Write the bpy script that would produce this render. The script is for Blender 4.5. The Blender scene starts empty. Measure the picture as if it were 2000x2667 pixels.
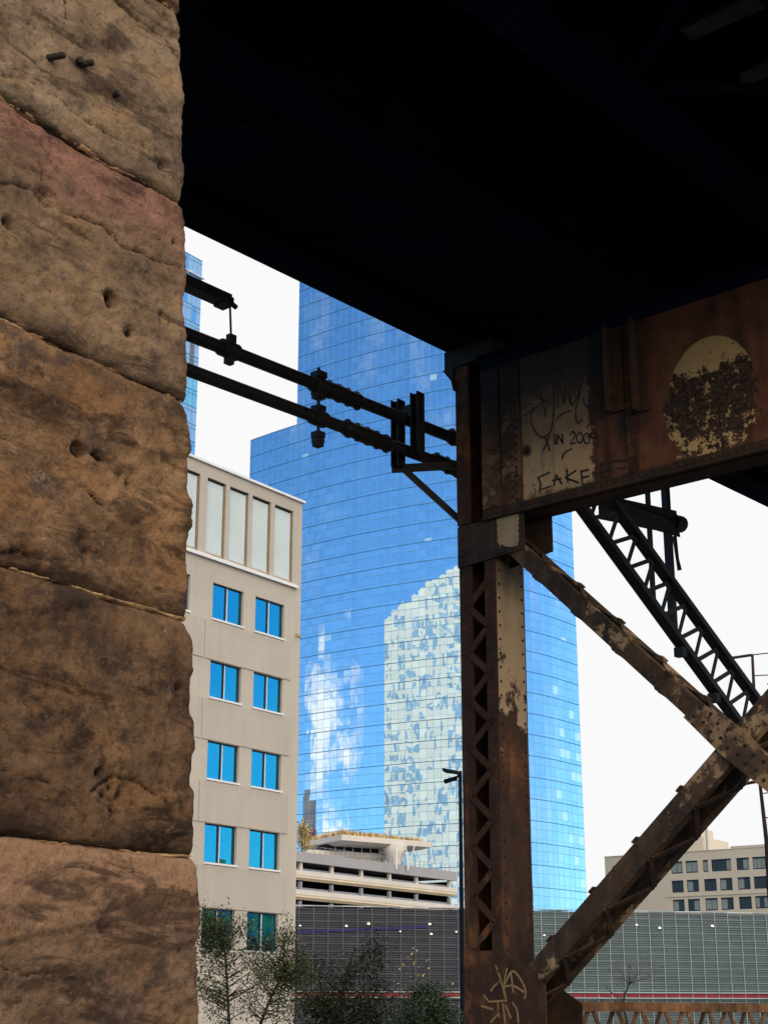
import bpy, math, random
from mathutils import Vector, Matrix, noise as mn

random.seed(11)
sc = bpy.context.scene
COL = sc.collection
R = math.radians
EYE = 1.6

# ------------------------------------------------------------------ camera
F = 4080.0                                   # focal length in photo pixels (photo 2000 x 2667)
PITCH = math.atan((2650 - 1333.5) / F)
cam_d = bpy.data.cameras.new('camera')
cam = bpy.data.objects.new('camera', cam_d)
COL.objects.link(cam)
cam.location = (0, 0, EYE)
cam.rotation_euler = (math.pi / 2 + PITCH, 0, 0)
cam_d.sensor_fit = 'VERTICAL'
cam_d.sensor_height = 36.0
cam_d.lens = 36.0 * F / 2667
cam_d.clip_start = 0.05
cam_d.clip_end = 9000
sc.camera = cam


def ray(u, v):
    xc = (u - 1000) / F
    yc = -(v - 1333.5) / F
    return Vector((xc, math.cos(PITCH) - math.sin(PITCH) * yc, math.sin(PITCH) + math.cos(PITCH) * yc))


def at_y(u, v, y):
    r = ray(u, v)
    t = y / r.y
    return Vector((r.x * t, y, EYE + r.z * t))


class Frame:
    """horizontal frame turned by azimuth a: x = sideways, y = along, z = up"""
    def __init__(s, a):
        s.a = R(a); s.s = math.sin(s.a); s.c = math.cos(s.a)

    def world(s, p):
        return Vector((p[0] * s.c + p[1] * s.s, -p[0] * s.s + p[1] * s.c, p[2]))

    def local(s, p):
        return Vector((p[0] * s.c - p[1] * s.s, p[0] * s.s + p[1] * s.c, p[2]))

    def on_y(s, u, v, al):
        r = ray(u, v); l = s.local(r); t = al / l.y
        return Vector((l.x * t, al, EYE + r.z * t))

    def on_x(s, u, v, la):
        r = ray(u, v); l = s.local(r); t = la / l.x
        return Vector((la, l.y * t, EYE + r.z * t))


W0 = Frame(0)
BR = Frame(41.2)      # viaduct
PI_ = Frame(35.2)     # stone pier
CT = Frame(35.3)      # city grid
SW = Frame(76)        # louvred screen
BG = Frame(-54.7)     # beige block

# ------------------------------------------------------------------ materials


class B:
    def __init__(s, name):
        s.m = bpy.data.materials.new(name)
        s.m.use_nodes = True
        s.t = s.m.node_tree
        s.t.nodes.clear()
        s.o = s.t.nodes.new('ShaderNodeOutputMaterial')
        s._c = None

    def N(s, t):
        return s.t.nodes.new('ShaderNode' + t)

    def L(s, a, b):
        s.t.links.new(a, b)

    def put(s, inp, v):
        if v is None:
            return
        if hasattr(v, 'is_output') or isinstance(v, bpy.types.NodeSocket):
            s.L(v, inp)
        else:
            if inp.type == 'RGBA' and not isinstance(v, (int, float)) and len(v) == 3:
                v = (*v, 1)
            inp.default_value = v

    def coord(s):
        if s._c is None:
            s._c = s.N('TexCoord').outputs['Object']
        return s._c

    def mapv(s, scale=(1, 1, 1), loc=(0, 0, 0), rot=(0, 0, 0), vec=None):
        n = s.N('Mapping')
        s.L(vec or s.coord(), n.inputs['Vector'])
        n.inputs['Scale'].default_value = scale
        n.inputs['Location'].default_value = loc
        n.inputs['Rotation'].default_value = rot
        return n.outputs[0]

    def noise(s, scale, detail=4, rough=.55, vec=None, dist=0):
        n = s.N('TexNoise')
        s.L(vec or s.coord(), n.inputs['Vector'])
        n.inputs['Scale'].default_value = scale
        n.inputs['Detail'].default_value = detail
        n.inputs['Roughness'].default_value = rough
        n.inputs['Distortion'].default_value = dist
        return n.outputs['Fac']

    def voro(s, scale, vec=None, feature='F1'):
        n = s.N('TexVoronoi')
        n.feature = feature
        s.L(vec or s.coord(), n.inputs['Vector'])
        n.inputs['Scale'].default_value = scale
        return n.outputs['Distance']

    def math(s, op, a, b=None, clamp=False):
        n = s.N('Math'); n.operation = op; n.use_clamp = clamp
        s.put(n.inputs[0], a); s.put(n.inputs[1], b)
        return n.outputs[0]

    def step(s, v, a, b):
        n = s.N('MapRange'); n.interpolation_type = 'SMOOTHSTEP'
        s.put(n.inputs['Value'], v)
        n.inputs['From Min'].default_value = a
        n.inputs['From Max'].default_value = b
        return n.outputs[0]

    def mix(s, f, a, b, mode='MIX'):
        n = s.N('Mix'); n.data_type = 'RGBA'; n.blend_type = mode
        s.put(n.inputs['Factor'], f); s.put(n.inputs['A'] if False else n.inputs[6], a); s.put(n.inputs[7], b)
        return n.outputs[2]

    def ramp(s, f, stops):
        n = s.N('ValToRGB')
        s.put(n.inputs[0], f)
        e = n.color_ramp.elements
        while len(e) > 1:
            e.remove(e[-1])
        e[0].position = stops[0][0]; e[0].color = (*stops[0][1], 1)
        for p, c in stops[1:]:
            x = e.new(p); x.color = (*c, 1)
        return n.outputs[0]

    def sep(s, v=None):
        n = s.N('SeparateXYZ'); s.L(v or s.coord(), n.inputs[0])
        return n.outputs

    def bump(s, h, strength=.5, dist=.02):
        n = s.N('Bump')
        n.inputs['Strength'].default_value = strength
        n.inputs['Distance'].default_value = dist
        s.put(n.inputs['Height'], h)
        return n.outputs[0]

    def end(s, color, rough=.8, normal=None, spec=.3, metal=0, emit=None, estr=0):
        p = s.N('BsdfPrincipled')
        s.put(p.inputs['Base Color'], color)
        s.put(p.inputs['Roughness'], rough)
        s.put(p.inputs['Metallic'], metal)
        s.put(p.inputs['Specular IOR Level'], spec)
        if normal is not None:
            s.L(normal, p.inputs['Normal'])
        if emit:
            s.put(p.inputs['Emission Color'], emit)
            p.inputs['Emission Strength'].default_value = estr
        s.L(p.outputs[0], s.o.inputs[0])
        return s.m


def worn(name, col, var=.25, rough=.8, scale=1.5, bump=.25, streak=False, spec=.25):
    """a weathered uniform surface: large blotches, fine grain, optional vertical streaks"""
    b = B(name)
    n = b.noise(scale, 5)
    g = b.noise(scale * 14, 3)
    f = b.math('ADD', b.math('MULTIPLY', n, .7), b.math('MULTIPLY', g, .3))
    if streak:
        st = b.noise(1, 4, vec=b.mapv((2.2, 2.2, .12)))
        f = b.math('ADD', b.math('MULTIPLY', f, .6), b.math('MULTIPLY', st, .4))
    lo = tuple(c * (1 - var) for c in col); hi = tuple(min(1, c * (1 + var)) for c in col)
    c = b.ramp(f, [(.3, lo), (.7, hi)])
    return b.end(c, rough, b.bump(g, bump, .01), spec)


def stone(name, base, dark, light, seed, zr, red=None, top=None):
    """weathered sandstone: bedding stains, grime and painted shade toward the lower edge, grain and pits"""
    b = B(name)
    off = b.mapv((1, 1, 1), (seed * 3.7, seed * 1.3, seed))
    bed = b.mapv((1.3, 1.3, 4.2), (seed, 0, 0), (0.42, 0.1, 0))
    z = b.sep()[2]
    n1 = b.noise(2.1, 6, .6, off)
    n2 = b.noise(6, 8, .68, off, .5)
    n3 = b.noise(34, 7, .75, off)
    n4 = b.noise(1.8, 8, .66, bed, .7)
    n5 = b.noise(120, 3, .75, off)
    n6 = b.noise(2.7, 7, .64, b.mapv((1, 1, 1.6), (seed * 2.2, 5, seed)), .5)
    n7 = b.noise(3.3, 8, .7, b.mapv((1, 1, 1.2), (seed * 1.9, 2, seed * 3)), .3)
    n8 = b.noise(14, 6, .72, b.mapv((1, 1, 2.2), (1, seed * 6, 2)))
    deep = tuple(x * .34 for x in dark)
    plum = (dark[0] * .80, dark[0] * .57, dark[0] * .50)
    amber = (light[0] * .98, light[1] * .84, light[2] * .66)
    c = b.ramp(b.math('ADD', b.math('MULTIPLY', n1, .5), b.math('MULTIPLY', n2, .5)), [(.38, dark), (.5, base), (.62, light)])
    c = b.mix(b.math('MULTIPLY', b.step(n6, .50, .64), .50), c, amber)
    c = b.mix(b.math('MULTIPLY', b.step(n7, .53, .63), .75), c, plum)
    if red:
        zz = b.math('ADD', z, b.math('ADD', b.math('MULTIPLY', n2, .35), b.math('MULTIPLY', n1, .5)))
        rc = b.ramp(n6, [(.36, tuple(x * .45 for x in red[0])), (.5, red[0]), (.64, tuple(x * 1.35 for x in red[0]))])
        c = b.mix(b.math('MULTIPLY', b.step(zz, red[1] - .06, red[1] + .30), .78), c, rc)
    if top:
        c = b.mix(b.math('MULTIPLY', b.step(b.math('ADD', z, b.math('MULTIPLY', n2, .35)), zr[1] - .22, zr[1] + .1), .8), c, top)
    c = b.mix(b.math('MULTIPLY', b.step(n4, .51, .62), .72), c, deep)
    low = b.step(b.math('SUBTRACT', z, b.math('MULTIPLY', n4, .5)), zr[0] - .12, zr[0] - .27)
    c = b.mix(b.math('MULTIPLY', low, .75), c, deep)  # underside shade and grime mixed into the colour
    c = b.mix(b.math('MULTIPLY', b.step(n8, .54, .68), .38), c, tuple(min(1, x * 1.12) for x in light))
    c = b.mix(b.math('MULTIPLY', b.step(n3, .52, .65), .46), c, deep)
    c = b.mix(b.math('MULTIPLY', b.step(n5, .53, .68), .36), c, deep)
    c = b.mix(b.math('MULTIPLY', b.step(b.noise(9, 7, .8, b.mapv((1, 1, .8), (seed * 7, 2, 1))), .62, .70), .3), c, (.42, .38, .32))
    pt = b.N('NewGeometry').outputs['Pointiness']
    c = b.mix(b.step(pt, .495, .43), c, tuple(x * .14 for x in dark))  # crevice darkening put into the colour
    c = b.mix(b.math('MULTIPLY', b.step(pt, .52, .60), .35), c, light)
    h = b.math('ADD', b.math('MULTIPLY', n2, .5), b.math('ADD', b.math('MULTIPLY', n3, .45), b.math('ADD', b.math('MULTIPLY', n5, .22), b.math('MULTIPLY', n8, .3))))
    return b.end(c, .93, b.bump(h, .9, .028), .12)


def rust(name, dark=(.026, .014, .010), mid=(.055, .025, .013), hot=(.19, .075, .026), paint=None, pf=.5, mask=None, shade=None):
    """rusted steel; paint = colour of flaking old paint, pf = how much is left"""
    b = B(name)
    n1 = b.noise(2.2, 6, .62)
    n2 = b.noise(9, 8, .7)
    n3 = b.noise(45, 4, .7)
    st = b.noise(1, 5, .6, b.mapv((7, 7, .7)))
    f = b.math('ADD', b.math('MULTIPLY', n1, .45), b.math('ADD', b.math('MULTIPLY', n2, .3), b.math('MULTIPLY', st, .25)))
    c = b.ramp(f, [(.41, dark), (.52, mid), (.63, hot), (.70, tuple(.6 * x for x in hot))])
    c = b.mix(b.math('MULTIPLY', b.step(n3, .45, .7), .5), c, dark)
    h = b.math('ADD', b.math('MULTIPLY', n2, .6), b.math('MULTIPLY', n3, .4))
    if paint:
        fl = b.math('ADD', b.math('MULTIPLY', b.noise(3.1, 2, .5, b.mapv((1, 1, 1), (4, 8, 1))), .6),
                    b.math('MULTIPLY', b.noise(14, 8, .75, b.mapv((1, 1, 1), (9, 3, 2))), .4))
        if mask:
            fl = b.math('ADD', fl, mask(b))
        pm = b.step(fl, 1 - pf - .022, 1 - pf + .022)
        pc = b.mix(b.noise(5, 5), tuple(x * .72 for x in paint), tuple(min(1, x * 1.2) for x in paint))
        pc = b.mix(b.math('MULTIPLY', b.step(st, .5, .75), .5), pc, mid)
        c = b.mix(pm, c, pc)
        h = b.math('ADD', h, b.math('MULTIPLY', pm, .5))
    if shade:
        c = b.mix(shade(b), c, (.006, .005, .005))  # painted shade mixed over the steel colour
    return b.end(c, .82, b.bump(h, .5, .012), .25)


def glassy(name, tint, dark=(.01, .02, .03), refl=.85, wob=.004, wscale=.5, rough=.015, vs=(1, 1, 1), vary=.06):
    b = B(name)
    g = b.N('BsdfGlossy')
    g.inputs['Roughness'].default_value = rough
    d = b.N('BsdfDiffuse')
    d.inputs['Color'].default_value = (*dark, 1)
    rnd = b.N('NewGeometry').outputs['Random Per Island']
    col = b.mix(b.step(rnd, .0, 1.0), tuple(x * (1 - vary) for x in tint), tuple(min(1, x * (1 + vary * .8)) for x in tint))
    b.put(g.inputs['Color'], col)
    bp = b.N('Bump'); bp.inputs['Strength'].default_value = 1; bp.inputs['Distance'].default_value = wob
    b.L(b.noise(wscale, 2, .5, b.mapv(vs)), bp.inputs['Height'])
    b.L(bp.outputs[0], g.inputs['Normal'])
    x = b.N('MixShader'); x.inputs[0].default_value = refl
    b.L(d.outputs[0], x.inputs[1]); b.L(g.outputs[0], x.inputs[2]); b.L(x.outputs[0], b.o.inputs[0])
    return b.m


M = {}
TAN = (.30, .215, .125)


def zone(x0, x1, z0, z1, gain=1.0, e=.06):
    """soft box in object space: about 0 inside, strongly negative outside"""
    def f(b):
        X, Y, Z = b.sep()
        m = b.math('MULTIPLY', b.step(X, x0 - e, x0 + e), b.step(X, x1 + e, x1 - e))
        m = b.math('MULTIPLY', m, b.math('MULTIPLY', b.step(Z, z0 - e, z0 + e), b.step(Z, z1 + e, z1 - e)))
        return b.math('MULTIPLY', b.math('SUBTRACT', m, 1.0), gain)
    return f


BX, BY = -9.27, 12.25           # base of the steel bent in the viaduct frame


def beam_mat():
    b = B('beam_rust_and_paint')
    X, Y, Z = b.sep()
    n1 = b.noise(2.6, 6, .62)
    n2 = b.noise(11, 8, .7)
    n3 = b.noise(60, 3, .7)
    st = b.noise(1, 5, .6, b.mapv((8, 8, .6)))
    redd = b.ramp(b.math('ADD', b.math('MULTIPLY', n1, .6), b.math('MULTIPLY', st, .4)),
                  [(.37, (.020, .012, .009)), (.46, (.070, .028, .016)), (.54, (.135, .045, .023)), (.62, (.165, .078, .034))])
    redd = b.mix(b.math('MULTIPLY', b.step(n3, .5, .7), .45), redd, (.02, .012, .01))
    # tan paint left of the first stiffener
    e = b.math('MULTIPLY', b.math('SUBTRACT', n2, .5), .35)
    xm = b.math('ADD', X, e)
    m1 = b.math('MULTIPLY', b.step(X, -8.68 - BX, -8.66 - BX), b.step(xm, -7.83 - BX, -7.86 - BX))
    m1 = b.math('MULTIPLY', m1, b.step(b.math('ADD', Z, e), 6.44, 6.54))
    m1 = b.math('MULTIPLY', m1, b.math('SUBTRACT', 1.0, b.math('MULTIPLY', b.step(n2, .50, .70), .45)))
    tan = b.mix(n1, (.38, .245, .125), (.52, .36, .20))
    tan = b.mix(b.math('MULTIPLY', b.step(st, .5, .72), .6), tan, (.12, .065, .035))
    tan = b.mix(b.math('MULTIPLY', b.step(n2, .58, .75), .5), tan, (.14, .085, .05))
    # stain round the drilled hole
    dx = b.math('SUBTRACT', X, -8.62 - BX); dz = b.math('SUBTRACT', Z, 6.99)
    dd = b.math('SQRT', b.math('ADD', b.math('MULTIPLY', dx, dx), b.math('MULTIPLY', dz, dz)))
    tan = b.mix(b.step(b.math('ADD', dd, b.math('MULTIPLY', e, .2)), .085, .03), tan, (.018, .012, .01))
    c = b.mix(m1, redd, tan)
    # round patch of old yellow paint, mostly flaked off
    ex = b.math('DIVIDE', b.math('SUBTRACT', X, -6.53 - BX), .46)
    ez = b.math('DIVIDE', b.math('SUBTRACT', Z, 7.0), .60)
    rr = b.math('SQRT', b.math('ADD', b.math('MULTIPLY', ex, ex), b.math('MULTIPLY', ez, ez)))
    inside = b.step(b.math('ADD', rr, b.math('MULTIPLY', b.math('MULTIPLY', e, b.step(Z, 7.35, 7.0)), 3.0)), 1.03, .99)
    fl = b.math('ADD', b.math('MULTIPLY', b.noise(9, 4, .65), .5), b.math('MULTIPLY', b.noise(30, 7, .8), .5))
    keep = b.math('ADD', b.math('SUBTRACT', fl, .032), b.math('MULTIPLY', b.step(Z, 7.2, 7.42), .17))
    keep = b.math('ADD', keep, b.math('MULTIPLY', b.step(Z, 6.85, 6.55), .075))
    keep = b.math('ADD', keep, b.math('MULTIPLY', b.math('MULTIPLY', b.step(X, -6.82 - BX, -6.95 - BX), b.step(Z, 6.9, 6.7)), .11))
    yl = b.step(keep, .525, .56)
    low = b.mix(b.step(b.noise(30, 6, .8), .4, .65), (.016, .010, .009), (.095, .05, .026))
    yel = b.mix(n2, (.36, .225, .085), (.62, .43, .21))
    c = b.mix(inside, c, b.mix(yl, low, yel))
    # deck shade painted into the colour, growing upward
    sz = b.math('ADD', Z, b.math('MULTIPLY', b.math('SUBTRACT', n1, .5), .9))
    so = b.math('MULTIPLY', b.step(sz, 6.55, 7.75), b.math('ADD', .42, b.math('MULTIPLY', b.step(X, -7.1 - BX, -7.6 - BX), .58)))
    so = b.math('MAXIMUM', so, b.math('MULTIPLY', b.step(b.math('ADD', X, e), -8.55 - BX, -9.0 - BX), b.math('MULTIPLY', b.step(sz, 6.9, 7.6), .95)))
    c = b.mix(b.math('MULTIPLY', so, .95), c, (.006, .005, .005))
    h = b.math('ADD', b.math('MULTIPLY', n2, .5), b.math('ADD', b.math('MULTIPLY', n3, .3), b.math('MULTIPLY', m1, .3)))
    return b.end(c, .8, b.bump(h, .45, .012), .25)


def build_materials():
    M['stone_grey'] = stone('stone_grey_tan', (0.2106, 0.1479, 0.0957), (0.1080, 0.0734, 0.0510), (0.2970, 0.2162, 0.1477), 1, (4.71, 5.57))
    M['stone_red'] = stone('stone_reddish', (0.1782, 0.1183, 0.0738), (0.0918, 0.0592, 0.0395), (0.2646, 0.1775, 0.1092), 2, (3.88, 4.71), ((0.2214, 0.1061, 0.0811), 4.80))
    M['stone_ochre'] = stone('stone_ochre', (0.1620, 0.0949, 0.0530), (0.0778, 0.0449, 0.0281), (0.2700, 0.1652, 0.0884), 3, (3.02, 3.88))
    M['stone_dark'] = stone('stone_dark_brown', (0.0972, 0.0571, 0.0333), (0.0410, 0.0245, 0.0166), (0.1782, 0.1071, 0.0603), 4, (2.15, 3.02))
    M['stone_low'] = stone('stone_brown', (0.1242, 0.0785, 0.0510), (0.0562, 0.0357, 0.0260), (0.2214, 0.1428, 0.0915), 5, (1.28, 2.15), None, (0.2916, 0.1714, 0.1061))
    M['mortar'] = worn('old_lime_mortar', (.30, .195, .10), .5, .95, 9, .8)
    M['iron'] = worn('black_iron', (.018, .014, .013), .4, .7, 8, .5)
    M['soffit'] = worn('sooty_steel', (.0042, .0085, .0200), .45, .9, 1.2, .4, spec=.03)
    M['skylight'] = worn('painted_skylight', (.10, .13, .13), .5, .9, 3, .6)  # skylight between the deck ties put into a pale colour
    M['rust'] = rust('rusted_steel')
    M['rust_dark'] = rust('dark_rusted_steel', (.018, .013, .011), (.045, .024, .015), (.10, .048, .022))
    M['rivet_dark'] = worn('dark_rivet', (.022, .013, .010), .4, .8, 9, .3)
    M['strap_tan'] = rust('tan_strap', (.03, .017, .011), (.10, .05, .024), (.22, .11, .045), paint=(.22, .14, .075), pf=.47, shade=lambda b: b.math('MULTIPLY', b.step(b.math('ADD', b.sep()[2], b.math('MULTIPLY', b.noise(2.6, 5), .8)), 7.0, 8.1), .93))  # deck shade painted in, darker toward the top
    M['rust_brown'] = rust('brown_rusted_steel', (.05, .026, .014), (.14, .068, .03), (.26, .13, .055))
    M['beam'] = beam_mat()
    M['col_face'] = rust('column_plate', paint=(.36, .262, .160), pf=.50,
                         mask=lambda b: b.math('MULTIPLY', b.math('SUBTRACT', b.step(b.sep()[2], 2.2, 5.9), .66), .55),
                         shade=lambda b: b.math('MULTIPLY', b.step(b.math('ADD', b.sep()[2], b.math('MULTIPLY', b.noise(3, 5), .5)), 5.7, 6.3), .85))  # sooty shade put into the colour at the upper end
    M['gusset'] = rust('gusset_plate', (.022, .015, .012), (.055, .030, .022), (.11, .055, .035), paint=(.37, .27, .15), pf=.62, mask=zone(-9.02 - BX, -8.71 - BX, 6.0, 6.5, .7, .05))
    M['brace'] = rust('brace_steel', (.024, .017, .013), (.066, .040, .024), (.17, .085, .038), paint=(.30, .20, .115), pf=.43)
    M['cross'] = rust('cross_plate', (.028, .019, .015), (.055, .035, .025), (.12, .07, .04), paint=(.25, .165, .092), pf=.50)
    M['black_steel'] = worn('black_steel', (.016, .015, .017), .4, .6, 5, .4)
    M['pipe_black'] = worn('black_pipe', (.013, .012, .012), .5, .55, 4, .5)
    M['paint_black'] = worn('black_marker', (.030, .020, .015), .3, .7, 5, .1)
    M['paint_gold'] = worn('dull_gold_scratch', (.26, .17, .075), .4, .8, 5, .1)
    # city
    M['precast'] = worn('beige_precast', (.375, .352, .318), .09, .9, .25, .1, streak=True)
    M['precast_d'] = worn('beige_precast_panel', (.352, .33, .30), .10, .9, .3, .1, streak=True)
    M['reveal'] = worn('brown_reveal', (.27, .22, .155), .15, .9, .6, .1)
    M['white_trim'] = worn('white_metal_trim', (.58, .61, .65), .06, .5, 1, .05)
    M['corrug'] = worn('white_corrugated_sheet', (.40, .49, .56), .06, .6, .5, .05)
    M['frame_dark'] = worn('dark_window_frame', (.02, .03, .06), .2, .5, 3, .05)
    M['win_blue'] = glassy('blue_window_glass', (.05, .45, .57), (.0, .075, .12), .86, .014, .5, vary=.22)
    M['win_dark'] = glassy('dark_window_glass', (.50, .58, .55), (.030, .036, .034), .14, .02, 1.2)
    M['win_pale'] = glassy('pale_window_glass', (.7, .75, .72), (.22, .25, .22), .15, .02, 1.2)
    M['tower_glass'] = glassy('tower_mirror_glass', (.70, .86, .97), (.02, .08, .18), 0.92, .020, .26, .01, (1, 1, .55))
    M['tower_pale'] = glassy('tower_lit_pane', (.9, .97, 1), (.42, .74, .90), .45, .02, .3)  # light showing through the glass put into a pale diffuse colour
    M['tower_line'] = worn('tower_mullion', (.05, .165, .32), .15, .5, 1, .02)
    M['tower_line2'] = worn('tower_fine_mullion', (.13, .37, .64), .15, .5, 1, .02)
    M['evo_glass'] = glassy('evo_glass', (.9, .98, .98), (.34, .50, .62), .45, .02, .3)
    M['evo_dark'] = glassy('evo_blue_pane', (.6, .85, .98), (.14, .34, .60), .6, .02, .3)
    M['evo_teal'] = glassy('evo_teal_pane', (.55, .95, .95), (.20, .52, .55), .55, .02, .3)
    M['pane_soft'] = worn('soft_blue_pane', (.30, .46, .60), .3, .4, .3, .02)
    M['grey_louvre'] = worn('grey_louvre_panel', (.20, .19, .21), .2, .7, 1, .05)
    M['concrete'] = worn('grey_concrete', (.28, .285, .31), .08, .85, .3, .1)
    M['concrete_w'] = worn('pale_concrete', (.52, .50, .475), .08, .85, .4, .1)
    M['cream'] = worn('bounce_lit_concrete', (.72, .62, .46), .08, .85, .4, .1)  # warm bounced light on the band undersides put into the colour
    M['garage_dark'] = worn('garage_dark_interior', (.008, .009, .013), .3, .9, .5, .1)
    M['garage_post'] = worn('garage_post', (.22, .24, .29), .1, .8, 1, .1)
    M['roofgrass'] = worn('dry_roof_grass', (.50, .36, .16), .55, .95, 1.1, .8)
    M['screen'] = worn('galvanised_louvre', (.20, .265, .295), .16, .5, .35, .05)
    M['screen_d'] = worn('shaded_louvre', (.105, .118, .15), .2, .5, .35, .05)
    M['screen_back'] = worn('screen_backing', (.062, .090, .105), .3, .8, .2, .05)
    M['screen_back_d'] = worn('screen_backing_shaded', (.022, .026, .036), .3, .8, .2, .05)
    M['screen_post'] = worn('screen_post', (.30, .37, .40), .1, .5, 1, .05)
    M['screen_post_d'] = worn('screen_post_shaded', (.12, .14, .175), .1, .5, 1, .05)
    M['red_band'] = worn('red_band', (.20, .012, .03), .3, .5, 1, .05)
    M['blue_band'] = worn('blue_band', (.006, .009, .10), .25, .5, 1, .05)
    M['buff'] = worn('buff_concrete', (.46, .425, .355), .07, .9, .25, .1, streak=True)
    M['pale_stone'] = worn('pale_tower_panel', (.82, .78, .66), .08, .7, .12, .05)
    M['lamp_black'] = worn('black_lamp_paint', (.006, .008, .014), .3, .7, 4, .1, spec=.05)
    M['sign_blue'] = worn('blue_sign', (.010, .035, .28), .15, .5, 3, .05)
    M['sign_white'] = worn('white_sign_mark', (.75, .78, .85), .05, .5, 3, .05)
    b = B('leaf_green')
    rnd = b.N('NewGeometry').outputs['Random Per Island']
    M['leaf'] = b.end(b.ramp(rnd, [(0, (.008, .014, .008)), (.5, (.022, .034, .013)), (.85, (.050, .066, .018)), (1, (.13, .12, .03))]), .7, None, .2)
    b = B('leaf_dark')
    rnd = b.N('NewGeometry').outputs['Random Per Island']
    M['leaf_dark'] = b.end(b.ramp(rnd, [(0, (.003, .006, .005)), (.6, (.008, .014, .007)), (.95, (.028, .034, .010)), (1, (.07, .06, .015))]), .7, None, .2)
    b = B('leaf_bush')
    rnd = b.N('NewGeometry').outputs['Random Per Island']
    M['leaf_bush'] = b.end(b.ramp(rnd, [(0, (.008, .016, .012)), (.6, (.026, .042, .026)), (1, (.075, .10, .045))]), .7, None, .2)
    b = B('leaf_yellow')
    rnd = b.N('NewGeometry').outputs['Random Per Island']
    M['leaf_yellow'] = b.end(b.ramp(rnd, [(0, (.16, .12, .04)), (.6, (.40, .28, .09)), (1, (.55, .42, .18))]), .7, None, .2)
    M['bark'] = worn('bark', (.030, .025, .021), .4, .95, 5, .6)
    M['asphalt'] = worn('asphalt', (.05, .05, .052), .3, .95, .4, .3)
    M['paving'] = worn('pavement_concrete', (.16, .155, .145), .2, .95, .5, .2)
    b = B('ceiling_lamp_glow')
    M['glow'] = b.end((.9, .8, .6), .5, None, .2, 0, (1, .78, .48), 1.5)


build_materials()

# ------------------------------------------------------------------ mesh builder


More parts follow.
